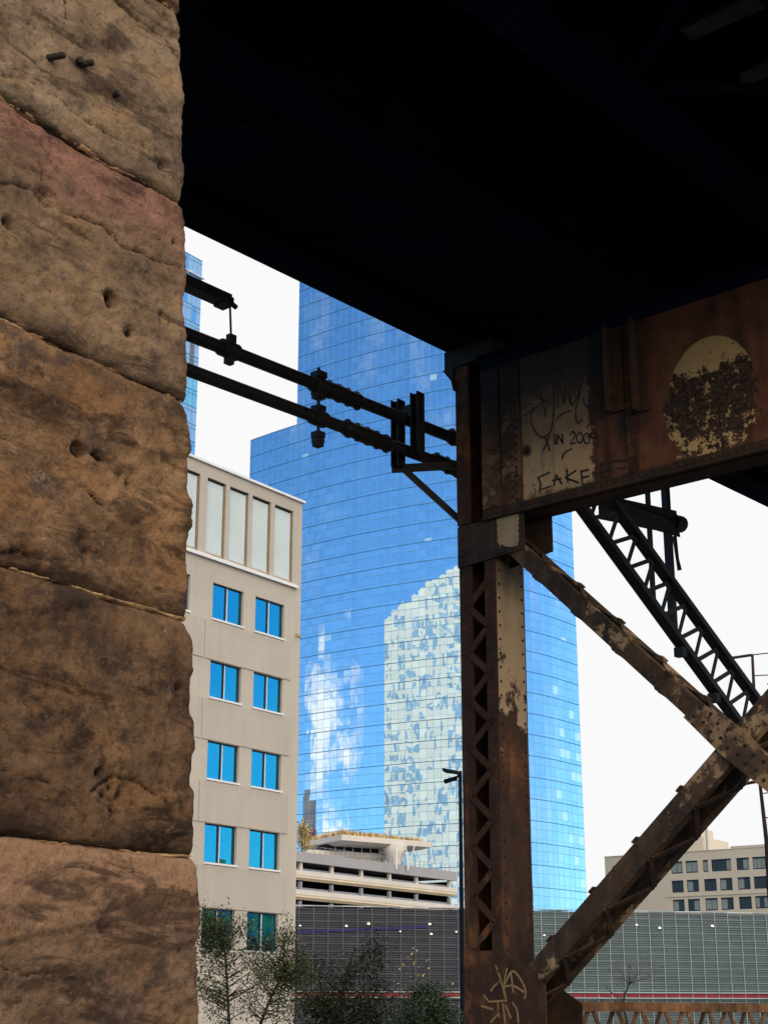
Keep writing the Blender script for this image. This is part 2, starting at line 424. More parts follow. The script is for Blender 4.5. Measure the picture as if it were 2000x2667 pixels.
class MB:
    K = 1.0                      # building scale for the far blocks, about the eye level

    def __init__(s):
        s.v = []; s.f = []; s.mi = []; s.cur = 0

    def add(s, vs, fs):
        o = len(s.v)
        s.v += [tuple(p) for p in vs]
        s.f += [tuple(i + o for i in f) for f in fs]
        s.mi += [s.cur] * len(fs)
        return s

    def box(s, x0, x1, y0, y1, z0, z1):
        v = [(x0, y0, z0), (x1, y0, z0), (x1, y1, z0), (x0, y1, z0), (x0, y0, z1), (x1, y0, z1), (x1, y1, z1), (x0, y1, z1)]
        return s.add(v, [(0, 3, 2, 1), (4, 5, 6, 7), (0, 1, 5, 4), (1, 2, 6, 5), (2, 3, 7, 6), (3, 0, 4, 7)])

    def quad(s, a, b, c, d):
        return s.add([a, b, c, d], [(0, 1, 2, 3)])

    def prism(s, pts, off):
        """extrude a polygon (3D points) by vector off"""
        n = len(pts); off = Vector(off)
        v = [Vector(p) for p in pts]; v += [p + off for p in v]
        f = [tuple(range(n - 1, -1, -1)), tuple(range(n, 2 * n))]
        f += [(i, (i + 1) % n, n + (i + 1) % n, n + i) for i in range(n)]
        return s.add(v, f)

    def bar(s, p, q, w, h, up=(0, 0, 1)):
        """straight bar p->q; w across, h along the 'up' direction"""
        p = Vector(p); q = Vector(q); d = (q - p).normalized(); up = Vector(up)
        sd = d.cross(up)
        if sd.length < 1e-5:
            sd = d.cross(Vector((1, 0, 0)))
        sd.normalize(); u = sd.cross(d).normalized()
        a = sd * w / 2; b = u * h / 2
        v = [p - a - b, p + a - b, p + a + b, p - a + b, q - a - b, q + a - b, q + a + b, q - a + b]
        return s.add(v, [(0, 3, 2, 1), (4, 5, 6, 7), (0, 1, 5, 4), (1, 2, 6, 5), (2, 3, 7, 6), (3, 0, 4, 7)])

    def tube(s, pts, radii, n=6, cap=True):
        pts = [Vector(p) for p in pts]
        if not hasattr(radii, '__len__'):
            radii = [radii] * len(pts)
        vs = []; fs = []
        prev = None
        for i, p in enumerate(pts):
            d = (pts[min(i + 1, len(pts) - 1)] - pts[max(i - 1, 0)])
            d = d.normalized() if d.length > 1e-9 else Vector((0, 0, 1))
            a = d.cross(Vector((0, 0, 1)) if abs(d.z) < .95 else Vector((1, 0, 0))).normalized()
            if prev is not None and a.dot(prev) < 0:
                a = -a
            prev = a
            b = d.cross(a)
            for k in range(n):
                t = 2 * math.pi * k / n
                vs.append(p + (a * math.cos(t) + b * math.sin(t)) * radii[i])
        for i in range(len(pts) - 1):
            for k in range(n):
                k2 = (k + 1) % n
                fs.append((i * n + k, i * n + k2, (i + 1) * n + k2, (i + 1) * n + k))
        if cap:
            fs.append(tuple(range(n - 1, -1, -1)))
            fs.append(tuple((len(pts) - 1) * n + k for k in range(n)))
        return s.add(vs, fs)

    def rivet(s, p, nrm, r=.018):
        nrm = Vector(nrm).normalized(); p = Vector(p)
        a = nrm.cross(Vector((0, 0, 1)) if abs(nrm.z) < .9 else Vector((1, 0, 0))).normalized(); b = nrm.cross(a)
        vs = []
        for rr, hh in ((1, 0), (.8, .45)):
            for k in range(6):
                t = k * math.pi / 3
                vs.append(p + (a * math.cos(t) + b * math.sin(t)) * r * rr + nrm * r * hh)
        vs.append(p + nrm * r * .7)
        fs = []
        for k in range(6):
            k2 = (k + 1) % 6
            fs += [(k, k2, 6 + k2, 6 + k), (6 + k, 6 + k2, 12)]
        return s.add(vs, fs)

    def build(s, name, mats, parent=None, base=(0, 0, 0), smooth=False):
        me = bpy.data.meshes.new(name)
        bx, by, bz = base
        k = MB.K
        if k != 1.0:
            me.from_pydata([(x * k - bx, y * k - by, max(0, EYE + (z - EYE) * k) - bz) for x, y, z in s.v], [], s.f)
        else:
            me.from_pydata([(x - bx, y - by, z - bz) for x, y, z in s.v], [], s.f)
        if not isinstance(mats, (list, tuple)):
            mats = [mats]
        for m in mats:
            me.materials.append(M[m] if isinstance(m, str) else m)
        if len(mats) > 1:
            me.polygons.foreach_set('material_index', s.mi)
        if smooth:
            me.polygons.foreach_set('use_smooth', [True] * len(me.polygons))
        me.update()
        o = bpy.data.objects.new(name, me)
        COL.objects.link(o)
        if parent:
            o.parent = parent
        return o


class Thing:
    """an Empty at the thing's base, parts are meshes in the frame's coordinates"""
    def __init__(s, name, label, cat, fr=W0, base=(0, 0, 0), group=None):
        s.base = base; s.fr = fr
        e = bpy.data.objects.new(name, None)
        e.empty_display_size = .3
        COL.objects.link(e)
        e.location = fr.world(base); e.rotation_euler = (0, 0, -fr.a)
        e['label'] = label; e['category'] = cat
        if group:
            e['group'] = group
        s.e = e

    def part(s, name, mb, mats, parent=None, smooth=False, label=None):
        o = mb.build(name, mats, parent or s.e, s.base, smooth)
        if label:
            o['label'] = label
        return o


def single(name, mb, mats, label, cat, fr=W0, base=(0, 0, 0), group=None, kind=None, smooth=False):
    o = mb.build(name, mats, None, base, smooth)
    o.location = fr.world(base); o.rotation_euler = (0, 0, -fr.a)
    if label:
        o['label'] = label; o['category'] = cat
    if group:
        o['group'] = group
    if kind:
        o['kind'] = kind
    return o


def copy_tree(o, parent=None):
    c = o.copy(); COL.objects.link(c)
    if parent:
        c.parent = parent
    for ch in list(o.children):
        copy_tree(ch, c)
    return c


# ------------------------------------------------------------------ ground
single('ground', MB().quad((-4000, -4000, 0), (4000, -4000, 0), (4000, 4000, 0), (-4000, 4000, 0)), 'asphalt', None, None, kind='structure')
mb = MB(); mb.box(-30, 60, 100, 134, 0, .14)
single('pavement', mb, 'paving', None, None, kind='structure')

# ------------------------------------------------------------------ stone pier
PX = -3.9
pier = Thing('stone_pier', 'massive rough sandstone block pier of the viaduct filling the left edge', 'bridge pier', PI_, (-6.5, 2.6, 0))


def corner_g(z):
    return 4.408 - .0845 * (z - 1.58)


DENTS = []
for (u, v, r, d) in [(280, 784, .035, .05), (332, 868, .03, .03), (422, 832, .04, .025), (20, 585, .03, .03), (445, 634, .012, .02),
                     (203, 1172, .032, .085), (255, 1190, .03, .03), (250, 2014, .02, .03), (215, 1415, .05, .025), (115, 515, .05, .03),
                     (468, 1790, .02, .04), (420, 430, .04, .03), (330, 1250, .06, .02), (300, 2065, .11, .03), (60, 1430, .05, .03), (150, 420, .05, .02)]:
    p = PI_.on_x(u, v, PX)
    DENTS.append((p.y, p.z, r, d))
# fissures across the face, as polylines in (along, z)
CRACKS = []
for line in [[(0, 200), (75, 205), (170, 270), (250, 330), (330, 380), (400, 425)], [(0, 480), (90, 500), (170, 560), (260, 590), (310, 640), (350, 655), (460, 705)],
             [(175, 0), (172, 50)], [(310, 0), (345, 40), (420, 90), (450, 140)], [(0, 1140), (120, 1190), (200, 1260), (280, 1320)], [(190, 1275), (240, 1290), (290, 1340)],
             [(0, 1440), (60, 1435), (110, 1460)], [(235, 2060), (300, 2020), (370, 2040), (430, 2090)], [(0, 2010), (40, 2015), (120, 2040)],
             [(0, 2520), (60, 2540), (120, 2535), (190, 2555)], [(345, 2235), (345, 2300)], [(100, 420), (110, 500), (120, 560)], [(205, 1178), (250, 1185), (285, 1205)], [(208, 1060), (204, 1165)]]:
    CRACKS.append([(q.y, q.z) for q in (PI_.on_x(u, v, PX) for u, v in line)])


def seg_d(px, py, a, b):
    ax, ay = a; bx, by = b
    dx, dy = bx - ax, by - ay
    t = max(0, min(1, ((px - ax) * dx + (py - ay) * dy) / (dx * dx + dy * dy + 1e-12)))
    return math.hypot(px - ax - t * dx, py - ay - t * dy)


def stone_block(z0, z1, seed, mat, bulge=0.0):
    mb = MB()
    ga = .4                       # near end of the pier
    zc = (z0 + z1) / 2
    L1 = corner_g(zc) - ga
    fine = .0078
    ss = []
    s_ = 0.0
    while s_ < 2.35:
        ss.append(s_); s_ += .09
    while s_ < L1 + .3:
        ss.append(s_); s_ += fine
    while s_ < L1 + 2.4:
        ss.append(s_); s_ += .12
    nz = int((z1 - z0) / fine)
    zs = [z0 + (z1 - z0) * j / nz for j in range(nz + 1)]
    rc = .05
    grid = []
    for j, z in enumerate(zs):
        cg = corner_g(z) - ga
        row = []
        for s_ in ss:
            # base position and normal along face -> rounded corner -> end face
            if s_ < cg - rc:
                bx, by, nx, ny = PX, ga + s_, 1, 0
            elif s_ < cg + rc:
                t = (s_ - cg + rc) / (2 * rc) * math.pi / 2
                nx, ny = math.cos(t), math.sin(t)
                bx, by = PX - rc + rc * nx, ga + cg - rc + rc * ny
            else:
                bx, by, nx, ny = PX - rc - (s_ - cg - rc), ga + cg, 0, 1
            p = Vector((s_, z, seed * 5.3))
            d = .016 * mn.fractal(p * 1.5, 1.0, 2.0, 3)
            d += .007 * mn.fractal(Vector((s_ * 2.2 + z * 1.5, z * 7.5 - s_ * 2.2, seed)), .9, 2.0, 4)
            rg = mn.ridged_multi_fractal(Vector((s_ * 1.6, z * 3.4 + s_ * .8, seed * 2.1)), 1.0, 2.1, 4, 1.0, 2.0)
            d -= .007 * max(0, rg - 1.15)
            lg = mn.noise(Vector((s_ * 1.1 + z * .9, z * 5.5 - s_ * 1.7, seed * 7.7)))
            d += .006 * math.tanh(lg * 12)
            d += .0055 * mn.fractal(p * 18, .55, 2.0, 4)
            d += bulge * (1 - ((z - zc) / (z1 - z0) * 2) ** 2)
            g = ga + s_
            if s_ < cg + .1 and s_ > 2.3:
                for (dg, dz, r, dp) in DENTS:
                    q = ((g - dg) ** 2 + ((z - dz) * 1.2) ** 2) / (r * r)
                    if q < 6:
                        d -= dp * math.exp(-q * q) * (1 + .7 * mn.noise(p * 26))
                wob = .012 * mn.noise(p * 14) + .006 * mn.noise(p * 40)
                for ln in CRACKS:
                    if min(a[1] for a in ln) - .05 < z < max(a[1] for a in ln) + .05:
                        m = min(seg_d(g + wob, z + wob, ln[i], ln[i + 1]) for i in range(len(ln) - 1))
                        if m < .03:
                            d -= (.017 * math.exp(-(m / .0048) ** 2) + .003 * math.exp(-(m / .02) ** 2)) * (.55 + .9 * mn.noise(p * 6))
            e = min(z - z0, z1 - z) + .012 * mn.noise(Vector((s_ * 5, seed, z0))) + .006 * mn.noise(Vector((s_ * 22, seed, z0)))
            e = max(e, 0)
            d -= .022 * math.exp(-(e / .008)) + .006 * math.exp(-(e / .05))
            row.append((bx + nx * d, by + ny * d, z))
        grid.append(row)
    W = len(ss)
    # push the top and bottom rows back into the joint to close it
    top = [(x - .14 if i < W * .6 else x - .08, y - (.0 if i < W * .6 else .08), z1 - .002) for i, (x, y, z) in enumerate(grid[-1])]
    bot = [(x - .14 if i < W * .6 else x - .08, y - (.0 if i < W * .6 else .08), z0 + .002) for i, (x, y, z) in enumerate(grid[0])]
    rows = [bot] + grid + [top]
    vs = [p for r in rows for p in r]
    fs = []
    for j in range(len(rows) - 1):
        for i in range(W - 1):
            fs.append((j * W + i, j * W + i + 1, (j + 1) * W + i + 1, (j + 1) * W + i))
    mb.add(vs, fs)
    return pier.part('stone_block', mb, mat, smooth=True)


JO = [0, .42, 1.28, 2.15, 3.02, 3.88, 4.71, 5.57, 6.43, 7.3, 8.05]
JM = ['stone_dark', 'stone_low', 'stone_low', 'stone_dark', 'stone_ochre', 'stone_red', 'stone_grey', 'stone_ochre', 'stone_grey', 'stone_low']
for i in range(len(JO) - 1):
    if JO[i] < .3 or JO[i] > 6:
        mb = MB(); mb.box(PX - 2.3, PX - .03, .4, corner_g(JO[i]) - .03, JO[i] + .006, JO[i + 1] - .006)
        pier.part('stone_block', mb, JM[i])
    else:
        stone_block(JO[i], JO[i + 1], i + 3, JM[i], .012)
# mortar in the joints
for i in range(1, len(JO) - 1):
    z = JO[i]
    mb = MB()
    n = 260; rows = []
    for k in range(5):
        row = []
        zz = z - .004 + .018 * k / 4
        for q in range(n):
            g = 2.6 + (corner_g(z) - .035 - 2.6) * q / (n - 1)
            d = -.013 + .014 * mn.fractal(Vector((g * 9, k * .4, z)), .8, 2, 4) + .008 * mn.noise(Vector((g * 50, k, z))) - (.016 if k in (0, 4) else 0)
            row.append((PX + d, g, zz + .012 * mn.noise(Vector((g * 4, z, 1)))))
        rows.append(row)
    vs = [p for r in rows for p in r]
    fs = [(j * n + q, j * n + q + 1, (j + 1) * n + q + 1, (j + 1) * n + q) for j in range(4) for q in range(n - 1)]
    mb.add(vs, fs)
    pier.part('mortar_joint', mb, 'mortar', smooth=True)
mb = MB(); mb.box(PX - 2.4, PX - .16, .5, 3.7, 0, 8.02)
pier.part('core_fill', mb, 'stone_dark')
# iron pins left in the upper stones
for (u, v, ln, du, dz) in [(130, 150, .06, .55, .15), (212, 168, .05, .6, .2), (205, 160, .03, -.5, -.3), (295, 248, .03, .1, .15), (200, 1172, -.012, .3, -.1)]:
    p = PI_.on_x(u, v, PX + .004)
    mb = MB()
    d = Vector((1, du, dz)).normalized()
    mb.tube([p - d * .05, p + d * ln * .9, p + d * ln], [.0135, .0135, .010], 10)
    pier.part('iron_pin', mb, 'iron', smooth=False)

# ------------------------------------------------------------------ viaduct deck
deck = Thing('viaduct_deck', 'dark steel railway deck carried overhead from the stone pier to the rusty column', 'bridge deck', BR, (-6.5, 10, 8.2))
Y0, Y1 = -6, 46


def i_girder(lat, wl, wr, z0=8.33, z1=9.5):
    mb = MB()
    mb.box(lat - .012, lat + .012, Y0, Y1, z0 + .03, z1 - .03)
    mb.box(lat - wl, lat + wr, Y0, Y1, z0, z0 + .03)
    mb.box(lat - .2, lat + .2, Y0, Y1, z1 - .03, z1)
    y = Y0 + .6
    while y < Y1:
        for s_ in (-1, 1):
            mb.box(lat + (.014 if s_ > 0 else -.12), lat + (.12 if s_ > 0 else -.014), y, y + .02, z0 + .032, z1 - .032)
        y += 1.25
    y = Y0 + .1
    while y < 14:
        for x in (-wl + .05, wr - .05):
            mb.rivet((lat + x, y, z0), (0, 0, -1), .016)
        y += .16
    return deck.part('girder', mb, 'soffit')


for lt, a, b_ in ((-9.40, .2, .2), (-7.46, .2, .2), (-5.55, .2, .2), (-3.95, .2, .2)):
    i_girder(lt, a, b_)
y = Y0 + .8
while y < Y1:
    mb = MB()
    mb.bar((-9.38, y, 8.44), (-7.48, y + 1.2, 8.44), .09, .02); deck.part('bracing_bar', mb, 'soffit')
    mb = MB(); mb.bar((-7.48, y + 1.2, 8.47), (-9.38, y + 2.4, 8.47), .09, .02); deck.part('bracing_bar', mb, 'soffit')
    mb = MB(); mb.bar((-5.53, y, 8.44), (-3.97, y + 1.2, 8.44), .09, .02); deck.part('bracing_bar', mb, 'soffit')
    mb = MB(); mb.bar((-3.97, y + 1.2, 8.47), (-5.53, y + 2.4, 8.47), .09, .02); deck.part('bracing_bar', mb, 'soffit')
    y += 2.4
mb = MB()
y = Y0 + .2
while y < Y1:
    mb.box(-9.75, -3.45, y, y + .24, 9.505, 9.74)
    y += .55
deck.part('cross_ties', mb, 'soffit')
mb = MB(); mb.box(-10.6, -3.0, Y0, Y1, 9.745, 9.95)  # outer edge widened, unseen from below, to shade the pipes
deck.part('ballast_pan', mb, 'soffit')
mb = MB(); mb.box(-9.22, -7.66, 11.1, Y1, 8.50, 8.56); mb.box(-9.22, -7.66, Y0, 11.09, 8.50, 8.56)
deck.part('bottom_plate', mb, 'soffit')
for gy in (10.08, 10.98, 11.85):  # pale bars stand in for skylight between the ties
    mb = MB(); mb.box(-5.85, -4.4, gy, gy + .2, 9.46, 9.50)
    deck.part('skylight_bar', mb, 'skylight')

# ------------------------------------------------------------------ steel bent (column, beam and cross braces)
bent = Thing('steel_bent', 'rusty riveted steel column with graffitied cross beam and crossed braces', 'steel bent', BR, (BX, BY, 0))
YF, YB = 12.01, 12.49         # front and back planes of the bent


def make_column(lat0, full=True):
    """built-up laced column standing between lat0 and lat0+.45"""
    xl0, xl1, xr0, xr1 = lat0, lat0 + .155, lat0 + .32, lat0 + .45
    mb = MB()
    # left and right channels: front and back flanges (the outer plate of the right one is its own part)
    for (a, c) in ((xl0, xl1), (xr0, xr1)):
        mb.box(a, c, YF, YF + .018, 0, 8.12)
        mb.box(a, c, YB - .018, YB, 0, 8.12)
    mb.box(xl0, xl0 + .016, YF + .018, YB - .018, 0, 8.12)
    z = .1
    while z < 6.0:
        for x in (xl0 + .03, xr1 - .03):
            mb.rivet((x, YF, z), (0, -1, 0), .014)
        z += .115
    post = bent.part('column', mb, 'rust')
    mb = MB(); mb.box(xr1 - .016, xr1 + .002, YF + .018, YB - .018, 0, 8.12)
    z = .1
    mb.cur = 1
    while z < 6.0:
        mb.rivet((xr1 + .002, YF + .055, z), (1, 0, 0), .016)
        mb.rivet((xr1 + .002, YB - .05, z + .05), (1, 0, 0), .016)
        z += .14
    bent.part('side_plate', mb, ['col_face', 'rivet_dark'], post)
    # lacing
    z = 2.22; k = 0
    hp = .235
    while z + hp < 5.94:
        za, zb = (z, z + hp)
        p = (xl1 - .045, YF - .008, za) if k % 2 == 0 else (xr0 + .045, YF - .008, za)
        q = (xr0 + .045, YF - .008, zb) if k % 2 == 0 else (xl1 - .045, YF - .008, zb)
        m = MB(); m.bar(p, q, .016, .062, (0, 0, 1) if False else Vector((Vector(q) - Vector(p)).cross(Vector((0, 1, 0)))))
        m.rivet((p[0], YF - .016, p[2]), (0, -1, 0), .016)
        bent.part('lacing_bar', m, 'rust', post)
        m = MB(); m.bar((q[0], YB + .008, p[2]), (p[0], YB + .008, q[2]), .016, .062, Vector((Vector(q) - Vector(p)).cross(Vector((0, 1, 0)))))
        if full and k % 2 == 0:
            bent.part('lacing_bar', m, 'rust_dark', post)
        z += hp; k += 1
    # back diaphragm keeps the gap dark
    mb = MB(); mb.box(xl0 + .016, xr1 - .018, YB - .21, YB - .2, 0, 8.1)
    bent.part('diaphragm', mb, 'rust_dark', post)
    return post


colL = make_column(-9.5)
colR = make_column(-4.35, False)
# cap on the column head
mb = MB(); mb.box(-9.62, -9.0, YF - .05, YB + .1, 8.125, 8.325)
mb.prism([(-9.64, YF - .06, 8.122), (-9.5, YF - .06, 8.122), (-9.5, YF - .06, 7.86), (-9.53, YF - .06, 7.98)], (0, .5, 0))
bent.part('bearing_cap', mb, 'iron', colL)
# portal beam
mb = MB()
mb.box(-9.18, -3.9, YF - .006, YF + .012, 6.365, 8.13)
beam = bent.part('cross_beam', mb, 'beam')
mb = MB(); mb.box(-9.16, -3.9, YF + .20, YF + .215, 6.37, 8.12)
bent.part('back_web', mb, 'soffit', beam)
mb = MB()
mb.box(-9.16, -3.9, YF - .07, YF - .007, 6.352, 6.366)
mb.box(-9.16, -3.9, YF - .02, YF - .007, 6.367, 6.47)
mb.box(-9.16, -3.9, YF + .013, YF + .27, 6.345, 6.362)
x = -9.1
while x < -3.95:
    mb.rivet((x, YF - .02, 6.425), (0, -1, 0), .016)
    mb.rivet((x + .04, YF - .04, 6.352), (0, 0, -1), .014)
    mb.rivet((x + .02, YF + .24, 6.345), (0, 0, -1), .016)
    x += .085
bent.part('bottom_flange', mb, 'rust_dark', beam)
mb = MB()
mb.box(-9.16, -3.9, YF - .11, YF - .007, 8.115, 8.13); mb.box(-9.16, -3.9, YF - .02, YF - .007, 8.0, 8.114)
bent.part('top_flange', mb, 'soffit', beam)
# slot plate, splice straps and rivets left of the tan panel
mb = MB()
mb.box(-9.5, -9.345, YF - .022, YF - .001, 6.38, 8.12)
mb.cur = 1
mb.box(-9.17, -8.95, YF - .022, YF - .008, 6.48, 7.99)
mb.cur = 2
z = 6.5
while z < 7.95:
    for x in (-9.05,):
        mb.rivet((x, YF - .022, z), (0, -1, 0), .014)
    mb.rivet((-9.47, YF - .022, z), (0, -1, 0), .012)
    z += .2
bent.part('edge_strap', mb, ['rust', 'strap_tan', 'rivet_dark'], beam)
mb = MB()
mb.box(-8.92, -8.69, YF - .018, YF - .007, 6.475, 7.99)
mb.cur = 1
z = 6.5; k = 0
while z < 7.95:
    mb.rivet((-8.74, YF - .018, z), (0, -1, 0), .017)
    mb.rivet((-8.79, YF - .018, z + .04), (0, -1, 0), .013)
    mb.rivet((-8.84, YF - .018, z + .02), (0, -1, 0), .012)
    z += .085
bent.part('splice_strap', mb, ['strap_tan', 'rivet_dark'], beam)
# stiffeners
for (x0, x1, z0) in ((-7.60, -7.44, 7.12), (-7.30, -7.19, 7.05), (-5.5, -5.36, 7.1)):
    mb = MB()
    mb.box(x0, x0 + .03, YF - .13, YF - .022, z0, 7.99)
    mb.box(x0, x1, YF - .035, YF - .022, z0, 7.99)
    bent.part('stiffener', mb, 'rust_dark', beam)
mb = MB(); mb.box(-7.44, -7.33, YF - .018, YF - .007, 6.475, 7.99)
z = 6.52
while z < 7.9:
    mb.rivet((-7.41, YF - .018, z), (0, -1, 0), .015); mb.rivet((-7.36, YF - .018, z + .05), (0, -1, 0), .013); z += .1
bent.part('splice_strap', mb, 'rust', beam)

# gusset under the beam
mb = MB()
mb.prism([(-9.5, YF - .022, 5.93), (-8.67, YF - .022, 5.98), (-8.67, YF - .022, 6.36), (-9.5, YF - .022, 6.36)], (0, .018, 0))
z = 5.99
while z < 6.34:
    for x in (-9.43, -9.38, -8.98, -8.93, -8.74):
        mb.rivet((x, YF - .022, z), (0, -1, 0), .015)
    z += .06
bent.part('gusset_plate', mb, 'gusset')
mb = MB()
mb.prism([(-9.04, YF + .24, 5.9), (-8.52, YF + .24, 5.98), (-8.52, YF + .24, 6.344), (-9.04, YF + .24, 6.344)], (0, .018, 0))
bent.part('gusset_plate', mb, 'rust_dark')
# foot gusset
mb = MB()
mb.prism([(-9.5, YF - .022, .3), (-8.58, YF - .022, .3), (-8.58, YF - .022, 1.87), (-9.03, YF - .022, 2.19), (-9.5, YF - .022, 2.19)], (0, .018, 0))
z = .4
while z < 2.15:
    for x in (-9.43, -9.09):
        mb.rivet((x, YF - .022, z), (0, -1, 0), .018)
    z += .115
foot = bent.part('foot_gusset', mb, 'rust')
mb = MB(); mb.box(-9.6, -8.55, YF - .12, YB + .12, 0, .04)
bent.part('base_plate', mb, 'rust_dark')


def laced_brace(p, q, name, wch=.17, dep=.30, mat='brace', lmat='rust_dark', y0=YF):
    """two plates a little apart, joined by lacing on both long sides; p, q in the (sideways, up) plane"""
    p = Vector((p[0], 0, p[1])); q = Vector((q[0], 0, q[1]))
    d = (q - p).normalized(); nrm = Vector((-d.z, 0, d.x))
    mb = MB()
    for yy in (y0 + .006, y0 + dep):
        a = p + Vector((0, yy, 0)); b = q + Vector((0, yy, 0))
        mb.bar(a, b, .016, wch, nrm)
        for s_ in (-1, 1):
            # angle leg turned inwards
            o = nrm * (s_ * (wch / 2 - .008)); inn = Vector((0, .055 if yy < y0 + .1 else -.055, 0)) * 0.9
            mb.bar(a + o + inn, b + o + inn, .09, .014, nrm)
    ln = (q - p).length
    n = int(ln / .3)
    for i in range(n + 1):
        c = p + d * (ln * i / n) + Vector((0, y0 - .003, 0))
        for s_ in (-1, 1):
            mb.rivet(c + nrm * s_ * (wch / 2 - .03), (0, -1, 0), .014)
    br = bent.part(name, mb, mat)
    for s_ in (-1, 1):
        for i in range(n):
            a = p + d * (ln * i / n); b = p + d * (ln * (i + 1) / n)
            o = nrm * (s_ * (wch / 2 + .008))
            ya, yb = (y0 + .02, y0 + dep - .02) if i % 2 == 0 else (y0 + dep - .02, y0 + .02)
            pa = a + o + Vector((0, ya, 0)); pb = b + o + Vector((0, yb, 0))
            m = MB(); m.bar(pa, pb, .055, .014, nrm * s_)
            # riveted tab end standing a little proud of the chord
            if s_ > 0:
                m.bar(pa + nrm * .008 - d * .03, pa + nrm * .008 + d * .04, .07, .018, nrm)
            bent.part('lacing_bar', m, lmat if s_ < 0 else 'brace', br)
    return br


laced_brace((-8.95, 6.16), (-3.95, 1.25), 'diagonal_brace', .17, .30, 'brace')
laced_brace((-8.95, 1.78), (-3.95, 6.05), 'diagonal_brace', .20, .46, 'brace', 'rust_dark', YF + .02)
# plate where they cross
mb = MB()
cx, cz = -6.47, 3.75
e1 = Vector((.714, 0, -.70)); e2 = Vector((.76, 0, .65))
c0 = Vector((cx, YF - .03, cz))
mb.prism([c0 - e1 * .62 - e2 * .12, c0 - e1 * .62 + e2 * .08, c0 - e1 * .1 + e2 * .16, c0 + e1 * .5 + e2 * .1, c0 + e1 * .5 - e2 * .1, c0 - e1 * .1 - e2 * .14], (0, .016, 0))
mb.cur = 1
for i in range(10):
    for o in (-.05, .05):
        mb.rivet(c0 - e1 * (.55 - .11 * i) + e2 * (o + (.02 if i % 2 else 0)), (0, -1, 0), .018)
bent.part('cross_plate', mb, ['cross', 'rivet_dark'])
# brace end plates
mb = MB()
mb.prism([(-9.0, YF + .46, .9), (-8.52, YF + .46, 1.0), (-8.52, YF + .46, 1.72), (-9.0, YF + .46, 2.0)], (0, .016, 0))
bent.part('foot_gusset', mb, 'rust_dark')


# --- graffiti, strokes lie 3 mm proud of the plate they are drawn on
def strokes(lines, x0, y0, k, yplane, w):
    mb = MB()
    for ln in lines:
        pts = [BR.on_y(x0 + x / k, y0 + y / k, yplane) for x, y in ln]
        # smooth a little
        if len(pts) > 2:
            out = []
            for i in range(len(pts) - 1):
                p0 = pts[max(i - 1, 0)]; p1 = pts[i]; p2 = pts[i + 1]; p3 = pts[min(i + 2, len(pts) - 1)]
                for j in range(4):
                    t = j / 4
                    out.append(.5 * ((2 * p1) + (p2 - p0) * t + (2 * p0 - 5 * p1 + 4 * p2 - p3) * t * t + (3 * p1 - p0 - 3 * p2 + p3) * t ** 3))
            out.append(pts[-1]); 
        else:
            out = pts
        vs = []
        for i, p in enumerate(out):
            d = out[min(i + 1, len(out) - 1)] - out[max(i - 1, 0)]
            d = Vector((d.x, 0, d.z)).normalized() if d.length > 1e-9 else Vector((1, 0, 0))
            n = Vector((-d.z, 0, d.x)) * w * (.42 + .16 * mn.noise(p * 14))
            vs += [p + n, p - n]
        fs = [(2 * i, 2 * i + 1, 2 * i + 3, 2 * i + 2) for i in range(len(out) - 1)]
        mb.add(vs, fs)
    return mb


def poly(*segs):
    return list(segs)


def circ(cx, cy, rx, ry, n=10):
    return [(cx + rx * math.cos(2 * math.pi * i / n), cy + ry * math.sin(2 * math.pi * i / n)) for i in range(n + 1)]


def straight(lines):
    """keep sharp corners: split every polyline into separate segments"""
    return [[a, b] for ln in lines for a, b in zip(ln[:-1], ln[1:])]


G = (1150, 880, 3.0164)
YG = YF - .0095
GLYPHS = [
    ('C', [[(755, 1097), (852, 1054)], [(755, 1095), (777, 1150), (765, 1216)], [(775, 1192), (862, 1163)]]),
    ('A', [[(880, 1168), (897, 1072), (945, 1152)], [(865, 1122), (942, 1104)]]),
    ('K', [[(982, 1030), (990, 1137)], [(1056, 1040), (968, 1098), (1075, 1138)]]),
    ('E', [[(1094, 1046), (1106, 1156)], [(1090, 1050), (1156, 1034)], [(1100, 1098), (1160, 1085)], [(1104, 1156), (1166, 1140)]]),
    ('E', [[(1250, 988), (1258, 1106)], [(1240, 996), (1326, 968)], [(1205, 1070), (1320, 1030)], [(1255, 1106), (1312, 1084)], [(1325, 970), (1318, 1086)]]),
    ('7', [[(1335, 972), (1442, 965)], [(1375, 1028), (1450, 1015)]]),
    (':', [[(718, 1154), (727, 1162)], [(726, 1186), (735, 1195)]]), (':', [[(1204, 1051), (1213, 1060)], [(1209, 1099), (1218, 1108)]]),
    ('X', [[(808, 770), (850, 890)], [(850, 762), (795, 890)]]), ('I', [[(880, 750), (890, 840)]]), ('N', [[(905, 838), (905, 756), (952, 830), (945, 750)]])]
for ch, ln in GLYPHS:
    bent.part('graffiti_letter', strokes(straight(ln), *G, YG, .024), 'paint_black', beam)
for ln in ([[(1005, 765), (1030, 735), (1046, 770), (1010, 828), (1052, 822)]], [circ(1082, 785, 24, 40)], [circ(1138, 790, 24, 40)], [circ(1195, 762, 24, 26), [(1218, 760), (1230, 810), (1212, 845), (1190, 838)]]):
    bent.part('graffiti_digit', strokes(ln, *G, YG, .022), 'paint_black', beam)
